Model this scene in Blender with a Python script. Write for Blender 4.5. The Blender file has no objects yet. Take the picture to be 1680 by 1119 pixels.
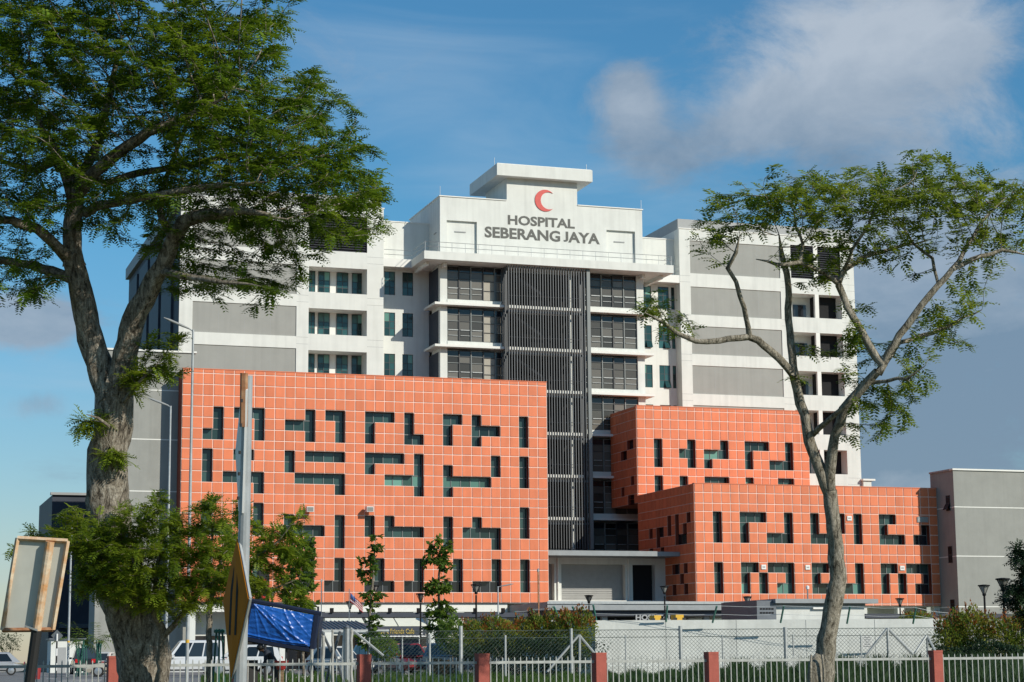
import bpy, bmesh, math, random
import numpy as np
from mathutils import Vector, Matrix

random.seed(7)
rng = np.random.default_rng(7)
scene = bpy.context.scene
COL = scene.collection
R = math.radians

# ------------------------------------------------------------------ camera
FPX, PW, PH = 3200.0, 1680.0, 1119.0
PITCH, ROLL, YAW = R(9.26), R(-0.465), R(18.42)
CAM = np.array([0.0, 0.0, 0.8])
_f = np.array([math.sin(YAW)*math.cos(PITCH), math.cos(YAW)*math.cos(PITCH), math.sin(PITCH)])
_r = np.array([math.cos(YAW), -math.sin(YAW), 0.0])
_u = np.cross(_r, _f)
AX_R = math.cos(ROLL)*_r + math.sin(ROLL)*_u
AX_U = -math.sin(ROLL)*_r + math.cos(ROLL)*_u
AX_F = _f
cam_data = bpy.data.cameras.new('camera')
cam_data.sensor_width = 36.0
cam_data.lens = FPX/PW*36.0
cam_data.clip_start = 0.5
cam_data.clip_end = 6000.0
cam = bpy.data.objects.new('camera', cam_data)
COL.objects.link(cam)
cam.matrix_world = Matrix(((AX_R[0], AX_U[0], -AX_F[0], CAM[0]),
                           (AX_R[1], AX_U[1], -AX_F[1], CAM[1]),
                           (AX_R[2], AX_U[2], -AX_F[2], CAM[2]),
                           (0, 0, 0, 1)))
scene.camera = cam

# ------------------------------------------------------------------ sun and sky
SUN_AZ, SUN_EL = 34.0, 28.5          # degrees right of the facade normal, elevation
sdir = Vector((math.sin(R(SUN_AZ))*math.cos(R(SUN_EL)), -math.cos(R(SUN_AZ))*math.cos(R(SUN_EL)), math.sin(R(SUN_EL))))
sun_data = bpy.data.lights.new('sun', 'SUN')
sun_data.energy = 4.6
sun_data.angle = R(0.5)
sun_data.color = (1.0, 0.93, 0.80)
sun = bpy.data.objects.new('sun', sun_data)
COL.objects.link(sun)
sun.rotation_euler = sdir.to_track_quat('Z', 'Y').to_euler()
scene.view_settings.view_transform = 'Standard'
scene.view_settings.look = 'None'
scene.view_settings.exposure = 0.0
scene.view_settings.gamma = 1.0

def N(nt, typ, loc=(0, 0), **kw):
    n = nt.nodes.new(typ)
    for k, v in kw.items():
        setattr(n, k, v)
    return n

def build_world():
    w = bpy.data.worlds.new('World')
    scene.world = w
    w.use_nodes = True
    nt = w.node_tree
    nt.nodes.clear()
    L = nt.links.new
    out = N(nt, 'ShaderNodeOutputWorld')
    bg = N(nt, 'ShaderNodeBackground')
    bg.inputs['Strength'].default_value = 0.076
    sky = N(nt, 'ShaderNodeTexSky')
    sky.sky_type = 'NISHITA'
    sky.sun_disc = False
    sky.sun_elevation = R(SUN_EL)
    sky.sun_rotation = math.atan2(sdir.x, sdir.y)
    sky.altitude = 0.0
    sky.air_density = 1.25
    sky.dust_density = 0.2
    sky.ozone_density = 1.6
    tc = N(nt, 'ShaderNodeTexCoord')
    nrm = N(nt, 'ShaderNodeVectorMath', operation='NORMALIZE')
    L(tc.outputs['Generated'], nrm.inputs[0])
    def m(op, a, b=None, c=None, clamp=False):
        n = N(nt, 'ShaderNodeMath', operation=op)
        n.use_clamp = clamp
        for i, x in enumerate((a, b, c)):
            if x is None: continue
            if isinstance(x, (int, float)): n.inputs[i].default_value = x
            else: L(x, n.inputs[i])
        return n.outputs[0]
    def noise(scale, detail, rough, dist=0.0, stretch=(1, 1, 1), off=(0, 0, 0)):
        mp = N(nt, 'ShaderNodeMapping')
        mp.inputs['Scale'].default_value = stretch
        mp.inputs['Location'].default_value = off
        L(nrm.outputs[0], mp.inputs[0])
        t = N(nt, 'ShaderNodeTexNoise')
        t.inputs['Scale'].default_value = scale
        t.inputs['Detail'].default_value = detail
        t.inputs['Roughness'].default_value = rough
        t.inputs['Distortion'].default_value = dist
        L(mp.outputs[0], t.inputs['Vector'])
        return t.outputs['Fac']
    def blob(u, v, wx, wy):
        """soft ellipse of a cloud round the direction of photo pixel (u, v); half sizes in pixels"""
        d = AX_F + AX_R*(u-840)/FPX - AX_U*(v-559.5)/FPX
        d /= np.linalg.norm(d)
        ax = AX_R - d*np.dot(d, AX_R); ax /= np.linalg.norm(ax)
        ay = np.cross(d, ax)
        outs = []
        for a, s in ((ax, wx), (ay, wy)):
            dt = N(nt, 'ShaderNodeVectorMath', operation='DOT_PRODUCT')
            L(nrm.outputs[0], dt.inputs[0]); dt.inputs[1].default_value = tuple(a)
            x = m('DIVIDE', dt.outputs['Value'], s/FPX)
            outs.append(m('MULTIPLY', x, x))
        r2 = m('ADD', outs[0], outs[1])
        dt = N(nt, 'ShaderNodeVectorMath', operation='DOT_PRODUCT')
        L(nrm.outputs[0], dt.inputs[0]); dt.inputs[1].default_value = tuple(d)
        front = m('GREATER_THAN', dt.outputs['Value'], 0.0)
        g = m('POWER', 2.71828, m('MULTIPLY', r2, -1.0))
        return m('MULTIPLY', g, front)
    # cumulus: noise lifted where the photograph has its cloud masses, thin scattered cover elsewhere
    base = noise(12.0, 12.0, 0.68, 0.35, (1, 1, 1.7), (3.1, 1.7, 0.4))
    terms = [(1420, 95, 225, 190, .46), (1245, 200, 130, 65, .30), (1560, 60, 120, 120, .12), (1030, 165, 50, 66, .52), (1100, 265, 90, 40, .30),
             (1620, 600, 260, 200, .46), (1420, 720, 240, 120, .30), (48, 528, 80, 42, .90), (60, 665, 50, 25, .24),
             (1490, 420, 150, 120, .50)]
    acc = m('MULTIPLY', base, 1.0)
    for u, v, a, b, wgt in terms:
        acc = m('ADD', acc, m('MULTIPLY', blob(u, v, a, b), wgt))
    cum = N(nt, 'ShaderNodeMapRange'); cum.interpolation_type = 'SMOOTHSTEP'
    L(acc, cum.inputs['Value'])
    cum.inputs['From Min'].default_value = 0.57
    cum.inputs['From Max'].default_value = 0.95
    # thin high streaks, drawn out along one direction
    cir = noise(5.5, 7.0, 0.55, 0.6, (1.0, 1.0, 3.6), (0.3, 2.2, 5.0))
    cacc = m('ADD', cir, m('ADD', m('MULTIPLY', blob(640, 130, 230, 90), .22), m('MULTIPLY', blob(820, 250, 150, 80), .17)))
    cr = N(nt, 'ShaderNodeMapRange'); cr.interpolation_type = 'SMOOTHSTEP'
    L(cacc, cr.inputs['Value'])
    cr.inputs['From Min'].default_value = 0.46
    cr.inputs['From Max'].default_value = 0.92
    cr.inputs['To Max'].default_value = 0.42
    # cloud brightness: bright where thick and sun-facing, blue-grey below
    shade = noise(13.0, 7.0, 0.6, 0.3, (1, 1, 1.5), (3.15, 1.6, 0.44))
    sh = N(nt, 'ShaderNodeMapRange')
    L(m('ADD', shade, m('MULTIPLY', m('SUBTRACT', blob(1440, 70, 190, 120), m('MULTIPLY', blob(1560, 680, 330, 180), 0.9)), .30)), sh.inputs['Value'])
    sh.inputs['From Min'].default_value = 0.30
    sh.inputs['From Max'].default_value = 0.85
    crmp = N(nt, 'ShaderNodeValToRGB')
    crmp.color_ramp.elements[0].color = (2.6, 3.7, 5.1, 1)
    crmp.color_ramp.elements[1].color = (6.6, 7.4, 8.4, 1)
    L(sh.outputs[0], crmp.inputs[0])
    tint = N(nt, 'ShaderNodeMix', data_type='RGBA', blend_type='MULTIPLY')
    tint.inputs['Factor'].default_value = 1.0
    L(sky.outputs[0], tint.inputs['A'])
    sx = N(nt, 'ShaderNodeSeparateXYZ'); L(nrm.outputs[0], sx.inputs[0])
    el = N(nt, 'ShaderNodeMapRange'); L(sx.outputs['Z'], el.inputs['Value']); el.inputs['From Max'].default_value = 0.22
    tm = N(nt, 'ShaderNodeMix', data_type='RGBA'); L(el.outputs[0], tm.inputs['Factor'])
    tm.inputs['A'].default_value = (0.82, 0.91, 1.20, 1); tm.inputs['B'].default_value = (0.50, 1.07, 1.42, 1)
    L(tm.outputs['Result'], tint.inputs['B'])
    mx1 = N(nt, 'ShaderNodeMix', data_type='RGBA')
    L(cr.outputs[0], mx1.inputs['Factor'])
    L(tint.outputs['Result'], mx1.inputs['A'])
    mx1.inputs['B'].default_value = (6.0, 7.6, 9.2, 1)
    mx2 = N(nt, 'ShaderNodeMix', data_type='RGBA')
    L(m('MULTIPLY', cum.outputs[0], 0.86), mx2.inputs['Factor'])
    L(mx1.outputs['Result'], mx2.inputs['A'])
    L(crmp.outputs[0], mx2.inputs['B'])
    L(mx2.outputs['Result'], bg.inputs['Color'])
    L(bg.outputs[0], out.inputs['Surface'])
build_world()

# ------------------------------------------------------------------ placing helpers
def ray(u, v):
    return AX_F + AX_R*(u-840.0)/FPX - AX_U*(v-559.5)/FPX
def at_y(u, v, Y):
    d = ray(u, v); return CAM + d*(Y/d[1])
def at_x(u, v, X):
    d = ray(u, v); return CAM + d*(X/d[0])
def at_d(u, v, dep):
    return CAM + ray(u, v)*dep
VR = np.array([math.cos(YAW), -math.sin(YAW)])     # lateral direction of the road-side fences
VF = np.array([math.sin(YAW), math.cos(YAW)])      # direction away from the road
def gz(d):
    """ground height against distance from the road: the verge lies lower than the car park"""
    t = min(1.0, max(0.0, (d-56.0)/12.0)); t = t*t*(3-2*t)
    return -0.7 + 0.7*t
def ground_at(u, dep):
    d = ray(u, 1085.0); p = CAM + d*dep
    s = float(p[0]*VF[0]+p[1]*VF[1])
    return Vector((float(p[0]), float(p[1]), gz(s)))

# ------------------------------------------------------------------ materials
MATS = {}
def mat(name, col, rough=0.7, var=0.0, scale=3.0, bump=0.0, bscale=30.0, metal=0.0, spec=0.5, island=0.0, objrand=0.0, col2=None, stretch=(1, 1, 1), detail=6.0, coat=0.0, dirt=0.0):
    m = bpy.data.materials.new(name)
    m.use_nodes = True
    nt = m.node_tree; L = nt.links.new
    b = nt.nodes['Principled BSDF']
    b.inputs['Roughness'].default_value = rough
    b.inputs['Metallic'].default_value = metal
    b.inputs['Specular IOR Level'].default_value = spec
    if coat: b.inputs['Coat Weight'].default_value = coat
    c = (*col, 1)
    b.inputs['Base Color'].default_value = c
    geo = N(nt, 'ShaderNodeNewGeometry')
    mp = N(nt, 'ShaderNodeMapping'); mp.inputs['Scale'].default_value = stretch
    L(geo.outputs['Position'], mp.inputs[0])
    last = None
    if var or col2 is not None:
        t = N(nt, 'ShaderNodeTexNoise'); t.inputs['Scale'].default_value = scale; t.inputs['Detail'].default_value = detail
        t.inputs['Roughness'].default_value = 0.62
        L(mp.outputs[0], t.inputs['Vector'])
        rp = N(nt, 'ShaderNodeValToRGB')
        rp.color_ramp.elements[0].position = 0.32; rp.color_ramp.elements[1].position = 0.68
        if col2 is not None:
            rp.color_ramp.elements[0].color = (*col2, 1); rp.color_ramp.elements[1].color = c
        else:
            rp.color_ramp.elements[0].color = tuple(x*(1-var) for x in col)+(1,)
            rp.color_ramp.elements[1].color = tuple(min(1, x*(1+var)) for x in col)+(1,)
        L(t.outputs['Fac'], rp.inputs[0])
        last = rp.outputs[0]
    if dirt:
        # rain streaks running down the wall
        mp2 = N(nt, 'ShaderNodeMapping'); mp2.inputs['Scale'].default_value = (1.6, 1.6, 0.10)
        L(geo.outputs['Position'], mp2.inputs[0])
        t2 = N(nt, 'ShaderNodeTexNoise'); t2.inputs['Scale'].default_value = 1.3; t2.inputs['Detail'].default_value = 8
        L(mp2.outputs[0], t2.inputs['Vector'])
        r2 = N(nt, 'ShaderNodeMapRange'); r2.inputs['From Min'].default_value = .45; r2.inputs['From Max'].default_value = .75
        r2.inputs['To Min'].default_value = 1.0; r2.inputs['To Max'].default_value = 1.0-dirt
        L(t2.outputs['Fac'], r2.inputs['Value'])
        mm = N(nt, 'ShaderNodeMix', data_type='RGBA', blend_type='MULTIPLY'); mm.inputs['Factor'].default_value = 1
        if last is None: mm.inputs['A'].default_value = c
        else: L(last, mm.inputs['A'])
        L(r2.outputs[0], mm.inputs['B']); last = mm.outputs['Result']
    if island or objrand:
        if island: src = geo.outputs['Random Per Island']
        else: src = N(nt, 'ShaderNodeObjectInfo').outputs['Random']
        amt = island or objrand
        r3 = N(nt, 'ShaderNodeMapRange'); r3.inputs['To Min'].default_value = 1-amt; r3.inputs['To Max'].default_value = 1+amt
        L(src, r3.inputs['Value'])
        hs = N(nt, 'ShaderNodeHueSaturation')
        if last is None: hs.inputs['Color'].default_value = c
        else: L(last, hs.inputs['Color'])
        L(r3.outputs[0], hs.inputs['Value']); last = hs.outputs[0]
    if last is not None: L(last, b.inputs['Base Color'])
    if bump:
        t = N(nt, 'ShaderNodeTexNoise'); t.inputs['Scale'].default_value = bscale; t.inputs['Detail'].default_value = 5
        L(mp.outputs[0], t.inputs['Vector'])
        bp = N(nt, 'ShaderNodeBump'); bp.inputs['Strength'].default_value = bump; bp.inputs['Distance'].default_value = 0.05
        L(t.outputs['Fac'], bp.inputs['Height']); L(bp.outputs[0], b.inputs['Normal'])
    MATS[name] = m
    return m

def leaf_mat(name, cols, trans=0.35, hue=0.02):
    """foliage: per-leaf colour spread plus clump-scale variation, light passing through the blade"""
    m = bpy.data.materials.new(name); m.use_nodes = True
    nt = m.node_tree; L = nt.links.new; nt.nodes.clear()
    out = N(nt, 'ShaderNodeOutputMaterial')
    geo = N(nt, 'ShaderNodeNewGeometry')
    t = N(nt, 'ShaderNodeTexNoise'); t.inputs['Scale'].default_value = 0.9; t.inputs['Detail'].default_value = 3
    L(geo.outputs['Position'], t.inputs['Vector'])
    ad = N(nt, 'ShaderNodeMath', operation='MULTIPLY_ADD')
    L(geo.outputs['Random Per Island'], ad.inputs[0]); ad.inputs[1].default_value = 0.45
    sb = N(nt, 'ShaderNodeMath', operation='MULTIPLY_ADD'); L(t.outputs['Fac'], sb.inputs[0]); sb.inputs[1].default_value = 1.5; sb.inputs[2].default_value = -0.48
    L(sb.outputs[0], ad.inputs[2])
    rp = N(nt, 'ShaderNodeValToRGB')
    el = rp.color_ramp.elements
    while len(el) < len(cols): el.new(0.5)
    for i, c in enumerate(cols):
        el[i].position = i/(len(cols)-1); el[i].color = (*c, 1)
    L(ad.outputs[0], rp.inputs[0])
    d = N(nt, 'ShaderNodeBsdfPrincipled'); d.inputs['Roughness'].default_value = 0.55; d.inputs['Specular IOR Level'].default_value = 0.3
    L(rp.outputs[0], d.inputs['Base Color'])
    tr = N(nt, 'ShaderNodeBsdfTranslucent')
    hs = N(nt, 'ShaderNodeHueSaturation'); hs.inputs['Value'].default_value = 1.5; hs.inputs['Hue'].default_value = 0.485
    L(rp.outputs[0], hs.inputs['Color']); L(hs.outputs[0], tr.inputs['Color'])
    mx = N(nt, 'ShaderNodeMixShader'); mx.inputs[0].default_value = trans
    L(d.outputs[0], mx.inputs[1]); L(tr.outputs[0], mx.inputs[2]); L(mx.outputs[0], out.inputs['Surface'])
    MATS[name] = m
    return m

def bark_mat(name, dark, mid, light, scale=2.2):
    m = bpy.data.materials.new(name); m.use_nodes = True
    nt = m.node_tree; L = nt.links.new
    b = nt.nodes['Principled BSDF']; b.inputs['Roughness'].default_value = 0.9; b.inputs['Specular IOR Level'].default_value = 0.2
    geo = N(nt, 'ShaderNodeNewGeometry')
    mp = N(nt, 'ShaderNodeMapping'); mp.inputs['Scale'].default_value = (1, 1, 0.33)
    L(geo.outputs['Position'], mp.inputs[0])
    t = N(nt, 'ShaderNodeTexNoise'); t.inputs['Scale'].default_value = scale*2.6; t.inputs['Detail'].default_value = 10; t.inputs['Roughness'].default_value = .7; t.inputs['Distortion'].default_value = .8
    L(mp.outputs[0], t.inputs['Vector'])
    rp = N(nt, 'ShaderNodeValToRGB'); el = rp.color_ramp.elements
    el[0].position = .36; el[0].color = (*dark, 1); el[1].position = .66; el[1].color = (*light, 1)
    e = el.new(.48); e.color = (*mid, 1)
    L(t.outputs['Fac'], rp.inputs[0])
    t2 = N(nt, 'ShaderNodeTexNoise'); t2.inputs['Scale'].default_value = scale*7; t2.inputs['Detail'].default_value = 8; t2.inputs['Roughness'].default_value = .75
    L(geo.outputs['Position'], t2.inputs['Vector'])
    r2 = N(nt, 'ShaderNodeMapRange'); r2.inputs['From Min'].default_value = .35; r2.inputs['From Max'].default_value = .6; r2.inputs['To Min'].default_value = .45; r2.inputs['To Max'].default_value = 1.1
    L(t2.outputs['Fac'], r2.inputs['Value'])
    mm = N(nt, 'ShaderNodeMix', data_type='RGBA', blend_type='MULTIPLY'); mm.inputs['Factor'].default_value = 1
    L(rp.outputs[0], mm.inputs['A']); L(r2.outputs[0], mm.inputs['B']); L(mm.outputs['Result'], b.inputs['Base Color'])
    bp = N(nt, 'ShaderNodeBump'); bp.inputs['Strength'].default_value = 0.9; bp.inputs['Distance'].default_value = 0.06
    L(t.outputs['Fac'], bp.inputs['Height']); L(bp.outputs[0], b.inputs['Normal'])
    MATS[name] = m
    return m

def glass_mat(name, col, rough=0.06, spec=0.5, wav=0.02):
    m = bpy.data.materials.new(name); m.use_nodes = True
    nt = m.node_tree; L = nt.links.new
    b = nt.nodes['Principled BSDF']
    b.inputs['Roughness'].default_value = rough; b.inputs['Specular IOR Level'].default_value = spec
    oi = N(nt, 'ShaderNodeObjectInfo')
    mr = N(nt, 'ShaderNodeMapRange'); mr.inputs['To Min'].default_value = .40; mr.inputs['To Max'].default_value = 2.0
    L(oi.outputs['Random'], mr.inputs['Value'])
    hs = N(nt, 'ShaderNodeHueSaturation'); hs.inputs['Color'].default_value = (*col, 1)
    L(mr.outputs[0], hs.inputs['Value']); L(hs.outputs[0], b.inputs['Base Color'])
    geo = N(nt, 'ShaderNodeNewGeometry')
    t = N(nt, 'ShaderNodeTexNoise'); t.inputs['Scale'].default_value = .8; t.inputs['Detail'].default_value = 2
    L(geo.outputs['Position'], t.inputs['Vector'])
    bp = N(nt, 'ShaderNodeBump'); bp.inputs['Strength'].default_value = wav; bp.inputs['Distance'].default_value = .3
    L(t.outputs['Fac'], bp.inputs['Height']); L(bp.outputs[0], b.inputs['Normal'])
    MATS[name] = m
    return m

mat('white_paint', (.63, .645, .61), .75, var=.05, scale=.5, bump=.05, bscale=8, dirt=.11)
mat('white_trim', (.69, .69, .65), .6, var=.03, scale=2)
mat('grey_panel', (.285, .29, .27), .75, var=.05, scale=.6, dirt=.08)
mat('grey_render', (.275, .28, .26), .85, var=.06, scale=.7, bump=.12, bscale=6, dirt=.10)
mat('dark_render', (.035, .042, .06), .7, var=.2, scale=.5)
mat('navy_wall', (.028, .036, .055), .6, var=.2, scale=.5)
mat('grey_cap', (.30, .31, .31), .6, var=.05, scale=1)
mat('grout', (.80, .62, .54), .85, var=.05, scale=2)
mat('tile_orange', (.655, .172, .069), .62, var=.06, scale=.9, objrand=.075, dirt=.13, bump=.05, bscale=20)
mat('tile_orange_field', (.655, .172, .069), .62, var=.06, scale=.9, island=.075, dirt=.13, bump=.05, bscale=20)
mat('orange_shaded', (.24, .045, .019), .75, var=.1, scale=1)  # tile orange darkened: shade of recesses and side put into the colour
glass_mat('glass_green', (.022, .046, .043), .09, .45)
glass_mat('glass_pale', (.075, .17, .14), .2, .4)
glass_mat('glass_dark', (.012, .014, .018))
glass_mat('glass_curtain', (.085, .080, .070), .14, .35)
glass_mat('glass_teal', (.018, .055, .055), .08)
mat('frame_grey', (.16, .18, .18), .5)
mat('frame_dark', (.03, .033, .037), .5)
mat('fin_grey', (.085, .092, .10), .45, metal=.3, objrand=.15)
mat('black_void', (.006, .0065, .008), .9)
mat('louver_dark', (.035, .037, .045), .6)
mat('letter_dark', (.075, .078, .07), .6, var=.1, scale=4)
mat('crescent_red', (.52, .045, .035), .5, var=.1, scale=2)
mat('blind_beige', (.36, .34, .29), .8, var=.1, scale=1)
mat('steel', (.30, .32, .33), .45, metal=.7, var=.12, scale=6)
mat('galv', (.36, .38, .38), .55, metal=.35, var=.15, scale=9)
mat('metal_roof', (.11, .125, .145), .5, metal=.3, var=.1, scale=2)
mat('roof_grey', (.24, .26, .27), .6, var=.1, scale=1.5)
mat('shutter', (.30, .30, .29), .55, var=.06, scale=2)
mat('lamp_black', (.006, .006, .007), .65, spec=.2)
glass_mat('lamp_glass', (.14, .14, .13), .2)
mat('pillar_red', (.33, .078, .056), .8, var=.13, scale=5, bump=.12, bscale=25, col2=None)
mat('picket_paint', (.32, .335, .32), .6, var=.2, scale=9)
mat('wall_concrete', (.56, .58, .56), .88, var=.07, scale=1.6, bump=.15, bscale=9, dirt=.14)
mat('barb_green', (.03, .16, .13), .6, var=.1, scale=3)
mat('wire', (.07, .095, .085), .7)
mat('asphalt', (.17, .17, .165), .92, var=.15, scale=.8, bump=.15, bscale=30)
mat('kerb', (.42, .41, .38), .9, var=.1, scale=3)
mat('line_white', (.75, .75, .72), .8, var=.1, scale=6)
mat('grass_ground', (.075, .105, .030), .95, col2=(.15, .12, .055), var=.2, scale=.9, bump=.4, bscale=14)
mat('gravel', (.42, .38, .31), .9, island=.25)
leaf_mat('grass_blade', [(.018, .045, .010), (.045, .095, .018), (.10, .15, .03)], .3)
leaf_mat('grass_dark', [(.010, .028, .010), (.022, .055, .016), (.05, .09, .022)], .25)
mat('rust_sign', (.50, .24, .085), .85, col2=(.62, .55, .42), scale=7, bump=.2, bscale=18)
mat('sign_back', (.50, .51, .46), .6, var=.07, scale=3, dirt=.15)
mat('post_black', (.013, .013, .013), .7)
mat('post_galv', (.40, .43, .45), .5, metal=.2, var=.1, scale=5, col2=(.30, .32, .33))
mat('sign_yellow', (.44, .155, .010), .85, spec=.1, var=.15, scale=3)
mat('sign_black', (.02, .022, .02), .85, spec=.1)
mat('sign_white', (.70, .70, .68), .5, var=.04, scale=4)
mat('sign_grey', (.30, .31, .32), .6)
mat('sign_red', (.50, .03, .03), .5)
mat('sign_blue', (.05, .11, .30), .5)
mat('rust', (.24, .075, .025), .9, col2=(.42, .25, .14), scale=9)
mat('tarp_edge', (.010, .017, .045), .5)
mat('concrete', (.36, .36, .34), .9, var=.15, scale=3, bump=.2, bscale=15)
mat('wood', (.22, .14, .07), .85, col2=(.09, .055, .03), scale=5, stretch=(1, 1, 5), bump=.3)
mat('rubber', (.012, .012, .012), .85)
mat('alloy', (.45, .46, .47), .35, metal=.8)
glass_mat('car_glass', (.018, .026, .032), .05)
for nm, c in (('silver', (.36, .37, .38)), ('black', (.015, .016, .018)), ('beige', (.50, .45, .36)), ('white', (.58, .60, .61)), ('red', (.22, .012, .016)), ('blue', (.03, .055, .095)), ('cream', (.55, .55, .52))):
    mat('car_'+nm, c, .28, spec=.5, coat=.8, metal=.25 if nm in ('silver', 'beige', 'blue') else 0.0)
mat('tail_red', (.45, .01, .01), .3)
mat('yellow_plastic', (.62, .36, .02), .6)
mat('cafe_yellow', (.40, .29, .06), .6)
mat('skin', (.08, .042, .026), .55)
mat('shirt_navy', (.020, .028, .045), .85, var=.2, scale=6)
mat('shirt_white', (.55, .56, .57), .85, var=.1, scale=6)
mat('trouser_dark', (.018, .018, .022), .85)
mat('hair_black', (.008, .008, .008), .6)
mat('plastic_red', (.26, .02, .02), .5)
mat('prop_green', (.02, .10, .075), .7, var=.2, scale=3)
mat('awning_cream', (.66, .66, .56), .8, var=.05, scale=1)
leaf_mat('leaf_rain', [(.018, .046, .005), (.058, .118, .008), (.125, .215, .013), (.23, .32, .03)], .46)
leaf_mat('leaf_airy', [(.035, .070, .010), (.095, .155, .014), (.18, .25, .022), (.29, .35, .05)], .48)
leaf_mat('leaf_bush', [(.045, .085, .008), (.12, .19, .014), (.21, .28, .022), (.32, .36, .04)], .48)
leaf_mat('leaf_young', [(.032, .075, .012), (.085, .155, .02), (.17, .24, .035)], .42)
leaf_mat('leaf_dark', [(.008, .022, .010), (.016, .04, .016), (.035, .07, .022)], .2)
leaf_mat('leaf_photinia', [(.035, .075, .012), (.10, .16, .02), (.22, .24, .03), (.34, .28, .04)], .40)
leaf_mat('leaf_redtip', [(.10, .06, .015), (.24, .085, .022), (.36, .13, .03)], .40)
leaf_mat('leaf_hedge', [(.006, .018, .009), (.012, .034, .014), (.028, .060, .018)], .2)
leaf_mat('leaf_palm', [(.05, .10, .015), (.12, .19, .025), (.22, .27, .05)], .35)
bark_mat('bark_rain', (.040, .033, .024), (.21, .18, .14), (.46, .42, .35), 3.6)
bark_mat('bark_grey', (.05, .043, .032), (.25, .225, .175), (.46, .42, .35), 4.5)
bark_mat('bark_thin', (.09, .075, .055), (.20, .17, .13), (.38, .34, .28), 5.0)

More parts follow.
